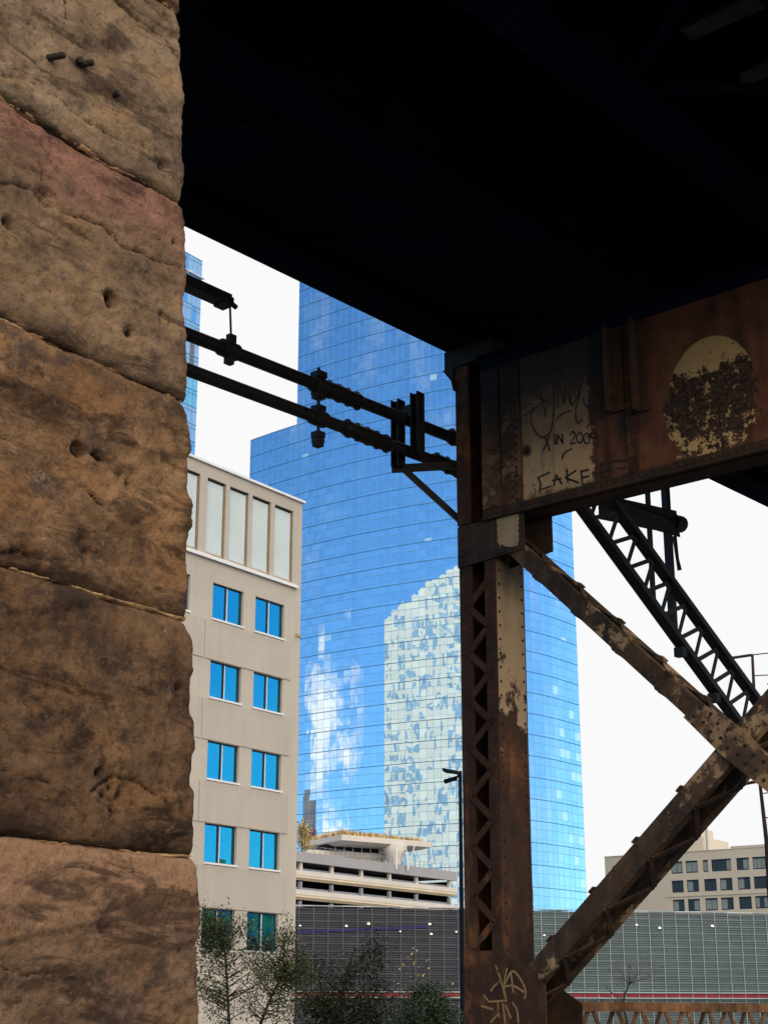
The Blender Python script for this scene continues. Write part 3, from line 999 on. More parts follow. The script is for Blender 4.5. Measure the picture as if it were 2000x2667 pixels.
tag = [[(838, 358), (770, 305), (712, 268), (702, 350), (738, 440), (790, 488), (850, 503)], [(730, 265), (765, 400), (800, 530), (820, 622)],
       [(570, 610), (650, 542), (715, 510)], [(605, 632), (700, 576), (790, 500)], [(720, 540), (698, 640), (738, 740), (792, 782), (850, 740), (874, 640), (880, 540)],
       [(1050, 560), (1056, 650), (1080, 668), (1108, 630)], [(1105, 270), (1085, 430), (1050, 560)], [(900, 642), (950, 592), (1022, 574)], [(945, 955), (962, 905), (1027, 868)],
       circ(980, 195, 36, 36), [(1000, 352), (1045, 380), (1076, 430), (1050, 490), (1020, 522), (1000, 350)], [(1140, 710), (1180, 650), (1240, 620)]]
tag += straight([[(872, 360), (885, 540)], [(905, 350), (915, 545)], [(912, 350), (962, 520), (965, 360), (1012, 520)], [(880, 294), (955, 300), (1105, 268)],
                 [(1165, 400), (1150, 560)], [(1110, 470), (1120, 520), (1165, 560), (1170, 430)]])
for ln in tag:
    bent.part('graffiti_stroke', strokes([ln], *G, YG, .021), 'paint_black', beam)
G2 = (1180, 2350, 3.19)
scr = [[(350, 520), (398, 655), (420, 750), (440, 812)], [(447, 545), (420, 690), (440, 800)], [(420, 700), (488, 572), (560, 640), (602, 740), (590, 802)], [(310, 740), (345, 690), (390, 662)],
       [(420, 702), (500, 694), (590, 748)], [(480, 590), (500, 750)], [(370, 830), (380, 960)], [(412, 838), (432, 1005)], [(490, 830), (530, 900), (540, 1005)], [(430, 850), (480, 965)],
       [(300, 826), (450, 816)], [(230, 860), (330, 890)], [(310, 1000), (370, 930)], [(250, 770), (300, 830)]]
for ln in scr:
    bent.part('graffiti_scratch', strokes([ln], *G2, YF - .0255, .022), 'paint_gold', foot)

# ------------------------------------------------------------------ braces and strut along the viaduct behind the bent
LX = -9.27
th = Thing('laced_strut', 'black laced steel diagonal strut sloping down behind the rusty cross brace', 'steel strut', BR, (LX, 12.6, 7))
a0 = Vector((LX, 13.0, 7.565)); a1 = Vector((LX, 21.0, 2.68))
b0 = Vector((LX, 13.3, 7.965)); b1 = Vector((LX, 21.0, 3.405))
for (p, q) in ((a0, a1), (b0, b1)):
    mb = MB()
    mb.bar(p, q, .135, .075, (0, 0, 1))
    th.part('chord', mb, 'black_steel')
for i in range(18):
    ya = 13.38 + .35 * i
    La = a0.lerp(a1, (ya - 13.0) / 8.0); Ra = b0.lerp(b1, (ya + .26 - 13.3) / 7.7); Rb = b0.lerp(b1, (ya + .61 - 13.3) / 7.7)
    m = MB(); m.bar(La, Ra, .018, .05, (0, 1, .6)); th.part('lacing_bar', m, 'black_steel')
    m = MB(); m.bar(La, Rb, .018, .05, (0, .6, 1)); th.part('lacing_bar', m, 'black_steel')
for f in (.36, .45):
    mb = MB(); c = a0.lerp(a1, f); mb.box(LX - .06, LX + .06, c.y - .05, c.y + .05, c.z - .17, c.z - .06)
    th.part('clip', mb, 'black_steel')

th = Thing('lattice_strut', 'rusty brown lattice girder low between the column feet at the bottom right', 'lattice girder', BR, (LX, 16, 1))
mb = MB()
mb.box(LX - .006, LX + .10, 12.6, 30, 1.735, 1.75); mb.box(LX + .10, LX + .114, 12.6, 30, 1.655, 1.75)
th.part('top_chord', mb, 'rust_brown')
mb = MB()
mb.box(LX - .006, LX + .10, 12.6, 30, 1.0, 1.015); mb.box(LX + .10, LX + .114, 12.6, 30, 1.0, 1.09)
th.part('bottom_chord', mb, 'rust_brown')
for i in range(38):
    y = 12.7 + i * .4475
    m = MB(); m.bar((LX + .095, y, 1.70), (LX + .095, y + .4475, 1.05), .012, .055); th.part('lattice_bar', m, 'rust_brown')
    m = MB(); m.bar((LX + .07, y + .4475, 1.70), (LX + .07, y, 1.05), .012, .055); th.part('lattice_bar', m, 'rust_brown' if i % 2 else 'rust_dark')

# ------------------------------------------------------------------ pipes and brackets on the outer side
PXX = -9.9


def pipe(name, z0, z1, ya, yb, joints, label):
    t = Thing(name, label, 'pipe', BR, (PXX, ya, z0))
    mb = MB()
    n = 30; pts = []
    for i in range(n + 1):
        f = i / n; pts.append((PXX, ya + (yb - ya) * f, z0 + (z1 - z0) * f))
    mb.tube(pts, .062, 14)
    t.part('pipe_run', mb, 'pipe_black', smooth=True)
    for y, ln in joints:
        f = (y - ya) / (yb - ya); z = z0 + (z1 - z0) * f
        m = MB()
        # clamped coupling: body with bolted lugs
        m.tube([(PXX, y - ln, z), (PXX, y - ln * .85, z), (PXX, y - ln * .5, z), (PXX, y, z), (PXX, y + ln * .5, z), (PXX, y + ln * .85, z), (PXX, y + ln, z)], [.066, .082, .076, .085, .076, .082, .066], 12)
        for k in range(5):
            yy = y - ln * .8 + ln * 1.6 * k / 4
            m.box(PXX - .02, PXX + .02, yy - .025, yy + .025, z - .094, z + .094)
        t.part('pipe_coupling', m, 'pipe_black')
    return t


pipe('overhead_pipe', 7.40, 7.66, 4.5, 17.0, ((10.62, .34), (12.75, .4)), 'upper black pipe running from stone pier to rusty column')
pipe('overhead_pipe', 7.06, 7.25, 4.5, 13.9, ((11.05, .36), (12.5, .42)), 'lower black pipe running from stone pier to rusty column')
mb = MB(); mb.box(PXX - .07, PXX + .07, 5.0, 9.08, 7.93, 8.03); mb.box(PXX - .075, PXX + .075, 8.98, 9.1, 7.915, 8.0)
mb.tube([(PXX, 9.1, 7.99), (PXX, 9.2, 7.96)], .025, 6)
single('hanger_arm', mb, 'black_steel', 'short black steel arm above the pipes ending in a thin hanging rod', 'support arm', BR, (PXX, 5.0, 7.9))
t = Thing('pipe_hanger', 'thin hanger rod dropping from the short arm to the upper pipe near the pier', 'pipe hanger', BR, (PXX, 9.14, 7.3))
m = MB(); m.tube([(PXX, 9.12, 7.95), (PXX, 9.15, 7.6)], .011, 6); t.part('rod', m, 'black_steel')
m = MB(); m.box(PXX - .03, PXX + .03, 9.11, 9.19, 7.55, 7.66); m.box(PXX - .03, PXX + .03, 9.09, 9.17, 7.36, 7.43); m.tube([(PXX, 9.02, 7.5), (PXX, 9.22, 7.5)], .083, 12); t.part('clamp', m, 'black_steel')
t = Thing('pipe_hanger', 'stubby clamp rod tying the two pipes together midway to the column', 'pipe hanger', BR, (PXX, 10.33, 7.0))
m = MB(); m.tube([(PXX, 10.33, 7.71), (PXX, 10.34, 6.90)], .016, 8); t.part('rod', m, 'black_steel')
m = MB()
for z, h, w in ((7.63, .03, .06), (7.44, .02, .055), (7.40, .02, .05), (7.28, .022, .055), (7.24, .02, .05), (7.0, .03, .05), (6.94, .022, .045), (6.90, .02, .04)):
    m.box(PXX - w, PXX + w, 10.335 - w, 10.335 + w, z - h, z + h)
m.tube([(PXX, 10.25, 7.52), (PXX, 10.42, 7.52)], .083, 12); m.tube([(PXX, 10.25, 7.18), (PXX, 10.42, 7.18)], .083, 12)
t.part('clamp', m, 'black_steel')

t = Thing('pipe_bracket', 'black steel bracket frame bolted to the column and cradling both pipes', 'pipe bracket', BR, (PXX, 11.9, 7.0))
for (lat, y, z0, z1) in ((PXX - .13, 11.68, 7.06, 7.80), (PXX + .16, 11.65, 7.12, 7.80)):
    m = MB()
    m.box(lat - .05, lat + .05, y - .006, y + .006, z0, z1); m.box(lat - .05, lat - .038, y - .06, y + .06, z0, z1); m.box(lat + .038, lat + .05, y - .06, y + .06, z0, z1)
    t.part('post', m, 'black_steel')
m = MB(); m.bar((PXX - .2, 11.68, 7.66), (PXX + .22, 11.66, 7.66), .04, .09); t.part('crosspiece', m, 'black_steel')
m = MB(); m.bar((PXX - .22, 11.68, 7.06), (-9.49, 12.2, 7.10), .06, .075); t.part('crosspiece', m, 'black_steel')
m = MB(); m.bar((PXX - .1, 11.72, 7.05), (-9.49, 12.2, 6.38), .05, .06); t.part('stay', m, 'black_steel')
m = MB(); m.box(PXX - .1, PXX - .02, 11.85, 11.93, 7.36, 7.46); m.box(PXX - .12, PXX + .0, 11.86, 11.9, 7.40, 7.43); t.part('bolt', m, 'black_steel')

t = Thing('pipe_bracket', 'black pipe end bracket with two tall rods seen below the cross beam', 'pipe bracket', BR, (PXX, 16.5, 6))
for (y, z0, z1, w) in ((16.38, 6.45, 8.1, .05), (16.82, 6.2, 8.2, .085)):
    m = MB(); m.box(PXX - w / 2, PXX + w / 2, y - w / 2, y + w / 2, z0, z1); t.part('rod', m, 'black_steel')
m = MB()
m.prism([(PXX + .02, 15.2, 7.62), (PXX + .02, 17.0, 7.84), (PXX + .02, 17.06, 7.5), (PXX + .02, 16.5, 7.46), (PXX + .02, 15.2, 7.30)], (.02, 0, 0))
m.tube([(PXX, 16.95, 7.68), (PXX, 17.16, 7.70)], [.11, .11], 12)
t.part('bracket_plate', m, 'black_steel')
m = MB(); m.tube([(PXX, 16.98, 7.5), (PXX, 17.02, 7.2), (PXX, 17.06, 7.06)], [.03, .022, .03], 6)
t.part('clip', m, 'black_steel')

# ------------------------------------------------------------------ slim signal mast with ladder, right edge
t = Thing('ladder_mast', 'thin steel ladder with bent top rail at the right edge behind the braces', 'ladder', W0, (8.2, 31, 0))
P = lambda u, v, y=31: at_y(u, v, y)
m = MB(); m.tube([P(1958, 1704), P(1962, 1790), P(1979, 2050), P(1995, 2190), P(2003, 2300)], [.028, .032, .034, .045, .06], 8); t.part('rail', m, 'rust_dark')
m = MB(); m.tube([P(2040, 1700), P(2044, 1790), P(2058, 2050), P(2070, 2300)], .03, 8); t.part('rail', m, 'rust_dark')
m = MB(); m.tube([P(1888, 1716), P(1956, 1706)], .03, 6); m.tube([P(1956, 1706), P(2040, 1696)], .012, 6); t.part('top_rail', m, 'rust_dark')
m = MB(); m.tube([P(1880, 2052), P(1978, 2034)], .035, 6); t.part('tie_rod', m, 'rust_dark')
for v in (1760, 1818, 1876, 1934, 1992, 2066, 2130, 2196):
    u = 1958 + (v - 1704) * .07
    m = MB(); m.tube([P(u, v), P(u + 82, v - 4)], .011, 5); t.part('rung', m, 'rust_dark')
m = MB(); m.tube([P(2003, 2300), (P(2003, 2300).x + .1, 31, 0)], .07, 8); t.part('post', m, 'rust_dark')

# ------------------------------------------------------------------ beige office block on the left
LB = -46.77
off = Thing('office_block', 'beige concrete office block with blue paired windows and white louvred top storey', 'office building', CT, (LB, 50, 0))
GA, GB = 26.0, 58.94
rows_z = [20.72, 17.07, 13.41, 9.76, 6.12]
wins = []
for zt in rows_z:
    k = 0
    g = 57.66
    while g > GA + 3:
        wins.append((g - 2.17, g, zt - 1.68, zt)); k += 1; g -= 3.05 if k % 2 else 3.73
louv = []
lx = [(56.78, 58.22), (55.08, 56.46), (53.42, 54.78), (51.81, 53.12), (49.85, 51.29)]
g = 49.55
while g > GA + 3:
    lx.append((g - 1.35, g)); g -= 1.66
for (a, c) in lx:
    louv.append((a, c, 21.93, 25.68))


def wall_holes(mb, X, ga, gb, z0, z1, holes, depth, sgn=1):
    """wall in plane x=X with rectangular openings and reveals going back by depth"""
    gs = sorted(set([ga, gb] + [h[0] for h in holes] + [h[1] for h in holes]))
    zs = sorted(set([z0, z1] + [h[2] for h in holes] + [h[3] for h in holes]))
    for i in range(len(gs) - 1):
        for j in range(len(zs) - 1):
            gm = (gs[i] + gs[i + 1]) / 2; zm = (zs[j] + zs[j + 1]) / 2
            if any(h[0] < gm < h[1] and h[2] < zm < h[3] for h in holes):
                continue
            mb.quad((X, gs[i], zs[j]), (X, gs[i + 1], zs[j]), (X, gs[i + 1], zs[j + 1]), (X, gs[i], zs[j + 1]))
    for (a, c, q, r) in holes:
        B_ = X - depth * sgn
        mb.quad((X, a, q), (B_, a, q), (B_, a, r), (X, a, r))
        mb.quad((X, c, q), (B_, c, q), (B_, c, r), (X, c, r))
        mb.quad((X, a, q), (X, c, q), (B_, c, q), (B_, a, q))
        mb.quad((X, a, r), (X, c, r), (B_, c, r), (B_, a, r))


mb = MB()
wall_holes(mb, LB, GA, GB, 0, 21.72, [w for w in wins], .22)
mb.quad((LB, GB, 0), (LB - 24, GB, 0), (LB - 24, GB, 26.3), (LB, GB, 26.3))
mb.quad((LB, GA, 0), (LB - 24, GA, 0), (LB - 24, GA, 26.3), (LB, GA, 26.3))
mb.quad((LB - 24, GA, 0), (LB - 24, GB, 0), (LB - 24, GB, 26.3), (LB - 24, GA, 26.3))
mb.quad((LB, GA, 26.2), (LB, GB, 26.2), (LB - 24, GB, 26.2), (LB - 24, GA, 26.2))
wall = off.part('wall', mb, 'precast')
mb = MB(); wall_holes(mb, LB + .0, GA, GB, 21.72, 26.3, louv, .20)
off.part('top_storey', mb, 'precast_d')
mb = MB(); mb.box(LB - .4, LB + .12, GA - .1, GB + .12, 26.3, 26.42)
off.part('roof_coping', mb, 'white_trim')
mb = MB(); mb.box(LB - .3, LB + .16, GA, 58.55, 21.74, 21.9)
off.part('ledge', mb, 'white_trim')
# louvre infill, corrugated sheet
for (a, c, q, r) in louv:
    if c < 30:
        continue
    mb = MB(); n = 16
    xs = []
    for i in range(n + 1):
        g = a + .02 + (c - a - .04) * i / n
        xs.append((LB - .155 + (.048 if i % 2 else -.03), g))
    for i in range(n):
        mb.quad((xs[i][0], xs[i][1], q + .12), (xs[i + 1][0], xs[i + 1][1], q + .12), (xs[i + 1][0], xs[i + 1][1], r - .10), (xs[i][0], xs[i][1], r - .10))
    off.part('louvre_panel', mb, 'corrug')
    mb = MB(); mb.prism([(LB - .14, a + .003, q + .003), (LB - .01, a + .003, q + .003), (LB - .14, a + .003, q + .20)], (0, c - a - .006, 0))
    off.part('louvre_sill', mb, 'reveal')
    mb = MB()
    mb.quad((LB - .02, c - .004, q + .05), (LB - .2, c - .004, q + .05), (LB - .2, c - .004, r - .004), (LB - .02, c - .004, r - .004))
    mb.quad((LB - .02, a, r - .004), (LB - .02, c, r - .004), (LB - .2, c, r - .004), (LB - .2, a, r - .004))
    off.part('louvre_reveal', mb, 'reveal')
# windows
for (a, c, q, r) in wins:
    if c < 30:
        continue
    mb = MB()
    xw = LB - .16
    mb.box(xw - .03, xw + .03, a + .002, a + .05, q, r); mb.box(xw - .03, xw + .03, c - .09, c - .002, q, r)
    mb.box(xw - .03, xw + .03, a + .05, c - .09, r - .055, r - .002); mb.box(xw - .03, xw + .03, a + .05, c - .09, q + .002, q + .04)
    w = off.part('window', mb, 'frame_dark')
    mid = (a + c) / 2
    m = MB(); m.box(xw - .02, xw + .05, mid + .0, mid + .06, q + .04, r - .055); off.part('mullion', m, 'white_trim', w)
    m = MB(); m.box(xw - .02, xw + .045, mid - .07, mid - .002, q + .04, r - .055); off.part('mullion', m, 'frame_dark', w)
    for (s0, s1) in ((a + .05, mid - .07), (mid + .06, c - .09)):
        tl = random.uniform(-.006, .006)
        m = MB(); m.quad((xw, s0, q + .04), (xw, s1, q + .04), (xw + tl, s1, r - .055), (xw + tl, s0, r - .055)); off.part('pane', m, 'win_blue', w)
    m = MB(); m.box(LB - .14, LB + .07, a - .04, c + .04, q - .09, q - .003); off.part('sill', m, 'white_trim', w)
# spandrel panels standing slightly proud
for i in range(len(rows_z) - 1):
    zt = rows_z[i] - 1.68 - .12; zb = rows_z[i + 1] + .03
    if zt - zb < .5:
        continue
    mb = MB()
    g1 = 58.2
    mb.box(LB + .002, LB + .04, 51.98, g1, zb, zt)
    mb.box(LB + .002, LB + .035, 45.9, 51.9, zb, zt)
    off.part('spandrel_panel', mb, 'precast_d')
mb = MB(); mb.box(LB - .02, LB + .05, 58.55, GB + .03, 19.35, 19.5)
off.part('corner_bracket', mb, 'reveal')

# ------------------------------------------------------------------ blue glass tower
GXc = 27.8


def gy(x):
    return 300 + (-.61 * (x - GXc) + .00575 * (x * x - GXc * GXc))


FH = 4.1
def frange(a, b, n):
    return [a + (b - a) * i / n for i in range(n + 1)]


left = [(x, gy(x)) for x in frange(-30.5, GXc, 42)]
right = [(27.8, 300), (28.9, 300.9), (30, 301.95), (31.1, 303.0), (32.2, 304.15), (33.3, 305.4), (34.5, 306.9), (35.7, 308.5), (36.9, 310.1), (38.1, 311.7), (39.4, 313.5)]
plan = left + right[1:]
kx = [random.gauss(0, .0030) for _ in plan]
tower = Thing('glass_tower', 'tall curved blue mirror glass office tower behind the beige block', 'skyscraper', W0, (5, 330, 0))
storeys = int(215 / FH)
iu = min(range(len(plan)), key=lambda i: abs(plan[i][0] + 19.0))
for st in range(storeys):
    z0 = 2.0 + st * FH + (88.79 + 1.6 - 2.0) % FH - FH
    z1 = z0 + FH
    if z1 < 3:
        continue
    z0 = max(z0, 0)
    i0 = 0 if z0 < 126 - 1 else iu
    mb = MB()
    for i in range(i0, len(plan) - 1):
        (xa, ya), (xb, yb) = plan[i], plan[i + 1]
        d = Vector((xb - xa, yb - ya, 0)).normalized(); n = Vector((d.y, -d.x, 0))
        w = math.hypot(xb - xa, yb - ya)
        for (q, r) in ((z0, z0 + .8), (z0 + .8, z0 + 2.6), (z0 + 2.6, z1)):
            ta = (kx[i] + random.gauss(0, .0010)) * w / 2
            tz = random.gauss(0, .0012) * (r - q) / 2
            mb.cur = 1 if (z0 < 62 and xa > 33 and random.random() < (.16 if xa < 38 else .5) and q > z0 + .5 and r < z1) else 0
            if z0 > 60 and random.random() < .006:
                mb.cur = 1
            A = Vector((xa, ya, 0)); Bq = Vector((xb, yb, 0))
            mb.quad(A + n * (-ta - tz) + Vector((0, 0, q)), Bq + n * (ta - tz) + Vector((0, 0, q)), Bq + n * (ta + tz) + Vector((0, 0, r)), A + n * (-ta + tz) + Vector((0, 0, r)))
    # floor edge lines and slim mullions
    mb.cur = 2
    for (zz, h, pr) in ((z0, .13, .08),):
        for i in range(i0, len(plan) - 1):
            (xa, ya), (xb, yb) = plan[i], plan[i + 1]
            d = Vector((xb - xa, yb - ya, 0)).normalized(); n = Vector((d.y, -d.x, 0))
            mb.bar(Vector((xa, ya, zz)) + n * pr * .3, Vector((xb, yb, zz)) + n * pr * .3, pr, h)
    mb.cur = 3
    for (zz, h, pr) in ((z0 + .8, .04, .04), (z0 + 2.6, .075, .05)):
        for i in range(i0, len(plan) - 1):
            (xa, ya), (xb, yb) = plan[i], plan[i + 1]
            d = Vector((xb - xa, yb - ya, 0)).normalized(); n = Vector((d.y, -d.x, 0))
            mb.bar(Vector((xa, ya, zz)) + n * pr * .3, Vector((xb, yb, zz)) + n * pr * .3, pr, h)
    for i in range(i0, len(plan)):
        x, y = plan[i]
        mb.box(x - .018, x + .018, y - .03, y + .02, z0 + .1, z1 - .1)
    tower.part('glass_storey', mb, ['tower_glass', 'tower_pale', 'tower_line', 'tower_line2'])
mb = MB()
lx_, ly_ = plan[0]; ux, uy = plan[iu]; rx, ry = plan[-1]
core = [(lx_ + .4, ly_ + .8), (ux + .5, uy + .9), (5, gy(5) + .9), (20, gy(20) + .9), (27.8, 301), (33.2, 306.4), (rx - .5, ry + .6), (rx - 3, ry + 30), (lx_ + 8, ly_ + 28)]
mb.prism([(x, y, 0) for x, y in core], (0, 0, 125.5))
core2 = core[1:-1] + [(ux + 8, uy + 30)]
mb.prism([(x, y, 125.6) for x, y in core2], (0, 0, 90))
tower.part('core', mb, 'tower_line')
# roof of the lower wing
mb = MB(); mb.prism([(x, y, 127.2) for x, y in plan[:iu + 1]] + [(ux + .5, uy + 12, 127.2), (lx_ + 4, ly_ + 14, 127.2)], (0, 0, .3))
tower.part('wing_roof', mb, 'tower_line')

# ------------------------------------------------------------------ slim glass tower at far left
EV = -225.24
MB.K = 1.16
ev = Thing('slim_glass_tower', 'pale blue glass tower slice rising just right of the stone pier', 'skyscraper', CT, (EV * MB.K, 235 * MB.K, 0))
EG = 244.87
zt = 169.6
z = zt
k = 0
random.seed(5)
while z > 4:
    h = 4.1
    z0 = max(z - h, 0)
    mb = MB()
    for i in range(14):
        g1 = EG - i * 1.55; g0 = g1 - 1.55
        a = random.gauss(0, .004); b_ = random.gauss(0, .003)
        if 144.5 < z < 152:
            mb.cur = 2 if i % 2 else 0
        elif 133 < z < 146.5:
            mb.cur = 3 if random.random() < .75 else 0
        else:
            mb.cur = 1 if random.random() < .3 else 0
        mb.quad((EV + a - b_, g0, z0), (EV - a - b_, g1, z0), (EV - a + b_, g1, z), (EV + a + b_, g0, z))
        mb.cur = 4
        mb.box(EV - .02, EV + .07, g0 - .04, g0 + .04, z0 + .2, z - .2)
    mb.cur = 4
    mb.box(EV - .02, EV + .1, EG - 21.7, EG, z - .14, z)
    mb.box(EV - .02, EV + .09, EG - 21.7, EG, z - 1.1, z - 1.02)
    ev.part('glass_storey', mb, ['evo_glass', 'evo_dark', 'grey_louvre', 'evo_teal', 'tower_line2'])
    z -= h; k += 1
mb = MB(); mb.box(EV - 20, EV - .15, EG - 22, EG - .15, 0, zt - .2)
ev.part('core', mb, 'tower_line2')
mb = MB(); mb.box(EV + .05, EV + .5, EG - 20, EG + .4, 164.9, 165.2); mb.bar((EV + .3, 239.5, 164.5), (EV + .3, 241.5, 165.6), .1, .25)
ev.part('roof_rail', mb, 'white_trim')
MB.K = 1.0

# ------------------------------------------------------------------ pale tower mirrored in the glass
random.seed(21)
mx = Frame(-51 - 90 + 180)      # its lit face looks back at the glass tower
pt = Thing('pale_tower', 'pale stone tower with slanted stepped top, mirrored in the blue glass', 'skyscraper', W0, (-152, 188, 0))
c_ = Vector((-152, 188, 0)); fx = Vector((.6, -.8, 0)); fn = Vector((.8, .6, 0))
# along the face: s from -34 (seen left in the mirror) to +40


def roofz(s_):
    t = max(0.0, min(1.0, (s_ + 42) / 70))
    return 127 + 19 * t ** .85


mb = MB(); win = MB()
nS = 40
for i in range(nS):
    s0 = 42 - i * 2.1; s1 = s0 - 2.1
    zr = roofz((s0 + s1) / 2)
    a = c_ + fx * s0; b_ = c_ + fx * s1
    mb.prism([a, b_, b_ - fn * 22, a - fn * 22], (0, 0, zr))
    zz = 6
    while zz < zr - 5:
        if random.random() < .46 and i > 0:
            h = random.choice((2.2, 2.4, 4.8)); w0 = .15; w1 = random.choice((1.2, 1.8, 1.9))
            p = c_ + fx * (s0 - w0) + fn * .05; q = c_ + fx * (s0 - w1) + fn * .05
            win.quad(p + Vector((0, 0, zz)), q + Vector((0, 0, zz)), q + Vector((0, 0, zz + h)), p + Vector((0, 0, zz + h)))
            if h > 4:
                zz += 3.4
        zz += 3.4
pt.part('tower_body', mb, 'pale_stone'); pt.part('window_grid', win, 'pane_soft')

# ------------------------------------------------------------------ parking garage with roof canopy
GL = -143.3
gar = Thing('parking_garage', 'grey open parking garage with white bands and a roof garden canopy', 'parking garage', CT, (GL, 200, 0))
g0, g1 = 150, 222.6
mb = MB(); mb.box(GL - .5, GL + .25, g0, g1 + .2, 23.0, 24.45)
gar.part('parapet', mb, 'concrete')
mb = MB(); mb.box(GL - 45, GL - .5, g0, g1, 23.3, 23.6)
gar.part('roof_deck', mb, 'concrete')
for k in range(8):
    zt = 21.8 - 2.72 * k
    mb = MB(); mb.box(GL - .4, GL + .35, g0, g1 + .35, zt - .72, zt); mb.box(GL - 45, GL - .4, g0, g1, zt - .5, zt - .2)
    gar.part('parapet_band', mb, 'concrete_w')
    mb = MB(); mb.prism([(GL + .25, g0, zt - .725), (GL + .25, g0, zt - 1.0), (GL - .3, g0, zt - 1.36), (GL - .35, g0, zt - .725)], (0, g1 - g0, 0))
    gar.part('band_soffit', mb, 'cream')
    mb = MB(); mb.box(GL - .75, GL - .7, g0, g1, zt + .0, zt + .42)
    gar.part('guard_rail', mb, 'garage_post')
for k, g in enumerate((159.6, 167.1, 174.55, 182.04, 189.5, 196.95, 204.4, 211.82, 221.4)):
    for lv in range(4):
        zt = 21.8 - 2.72 * lv
        mb = MB(); mb.box(GL - .65, GL - .2, g - .25, g + .25, zt + .002, zt + 1.2)
        gar.part('post', mb, 'concrete_w' if lv == 0 else 'garage_post')
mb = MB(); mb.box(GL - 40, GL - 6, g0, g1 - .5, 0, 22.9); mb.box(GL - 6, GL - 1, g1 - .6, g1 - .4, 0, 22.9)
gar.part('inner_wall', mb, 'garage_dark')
# railing at the roof edge
mb = MB()
for i in range(30):
    g = 186 + i * 1.25; mb.box(GL - .9, GL - .85, g, g + .05, 24.2, 25.6)
mb.box(GL - .9, GL - .85, 186, g1, 25.55, 25.6)
gar.part('roof_railing', mb, 'garage_post')

can = Thing('roof_canopy', 'white flat canopy with dry grass on top standing on the garage roof', 'canopy', W0, (0, 252, 23.6))
N_, L_, Rr = Vector((-6.5, 245, 0)), Vector((-13.2, 256, 0)), Vector((7.6, 256, 0))
Bk = L_ + Rr - N_
ctr = (L_ + Rr) / 2
zt = 28.45


def ringp(s_, z):
    return [ctr + (p - ctr) * s_ + Vector((0, 0, z)) for p in (N_, Rr, Bk, L_)]


mb = MB()
r0, r1, r2 = ringp(.84, zt - 1.25), ringp(1.0, zt - .85), ringp(1.0, zt)
for a, b_ in ((r0, r1), (r1, r2)):
    for i in range(4):
        j = (i + 1) % 4
        mb.quad(a[i], a[j], b_[j], b_[i])
mb.quad(*r2); mb.quad(*reversed(r0))
can.part('canopy_slab', mb, 'concrete_w')
mb = MB()
random.seed(3)
for i in range(2600):
    f, h = random.random() ** 1.5, random.random()
    p = N_ + (Rr - N_) * (.02 + .9 * h) + (L_ - N_) * (.03 + .9 * f)
    if random.random() < .25:
        p = N_ + (Rr - N_) * (.02 + .5 * f) + (L_ - N_) * (.05 + .9 * h)
    p = p + Vector((0, 0, zt))
    hh = random.uniform(.45, 1.0) * (1.15 if h < .55 else .75); a = random.random() * 6.28; w = .14
    d = Vector((math.cos(a), math.sin(a), 0)) * w; ln = Vector((random.gauss(0, .15), random.gauss(0, .15), hh))
    mb.add([p - d, p + d, p + ln], [(0, 1, 2)])
b = B('dry_grass'); rn = b.N('NewGeometry').outputs['Random Per Island']
M['dry_grass'] = b.end(b.ramp(rn, [(0, (.14, .13, .05)), (.4, (.42, .29, .12)), (1, (.62, .46, .24))]), .9, None, .1)
can.part('grass_top', mb, 'dry_grass')
pvec = Vector((11.83, 7, 0)).normalized(); pn = Vector((pvec.y, -pvec.x, 0))
p0 = Vector((-12.0, 248.0, 0)); ln = 14.2
mb = MB()
mb.prism([p0 + Vector((0, 0, 23.6)), p0 + pvec * ln + Vector((0, 0, 23.6)), p0 + pvec * ln - pn * 6 + Vector((0, 0, 23.6)), p0 - pn * 6 + Vector((0, 0, 23.6))], (0, 0, 2.9))
can.part('pavilion_wall', mb, 'concrete_w')
mb = MB()
for i in range(10):
    q = p0 + pvec * (ln * (i + .5) / 10) + pn * .12
    mb.bar(q + Vector((0, 0, 23.7)), q + Vector((0, 0, 25.6)), .06, .06)
mb.bar(p0 + pn * .12 + Vector((0, 0, 25.6)), p0 + pvec * ln + pn * .12 + Vector((0, 0, 25.6)), .06, .06)
can.part('railing', mb, 'garage_post')
mb = MB(); mb.prism([p0 + pvec * 3.5 + pn * .05 + Vector((0, 0, 26.51)), p0 + pvec * 13 + pn * .05 + Vector((0, 0, 26.51)), p0 + pvec * 13 - pn * 3 + Vector((0, 0, 26.51)), p0 + pvec * 3.5 - pn * 3 + Vector((0, 0, 26.51))], (0, 0, .95))
can.part('clerestory', mb, 'garage_dark')
for i in range(6):
    q = p0 + pvec * (5 + i * 1.6) + pn * .12
    m = MB(); m.bar(q + Vector((0, 0, 26.51)), q + Vector((0, 0, 27.5)), .1, .1); can.part('clerestory_post', m, 'white_trim')
m = MB(); m.tube([(1.6, 253, 23.6), (1.6, 253, 24.6), (1.6, 253, 26.2), (1.6, 253, 27.55)], [1.05, 1.1, 1.5, 2.1], 20); can.part('cone_support', m, 'concrete_w', smooth=True)
m = MB(); m.tube([(1.93, 250, 23.6), (1.93, 250, 27.7)], .14, 8); can.part('post', m, 'white_trim')
m = MB(); m.tube([(3.75, 252, 23.6), (3.45, 252, 27.7)], .09, 8); can.part('post', m, 'white_trim')
m = MB(); m.tube([(3.75, 252, 23.6), (4.9, 252, 27.7)], .09, 8); can.part('post', m, 'white_trim')

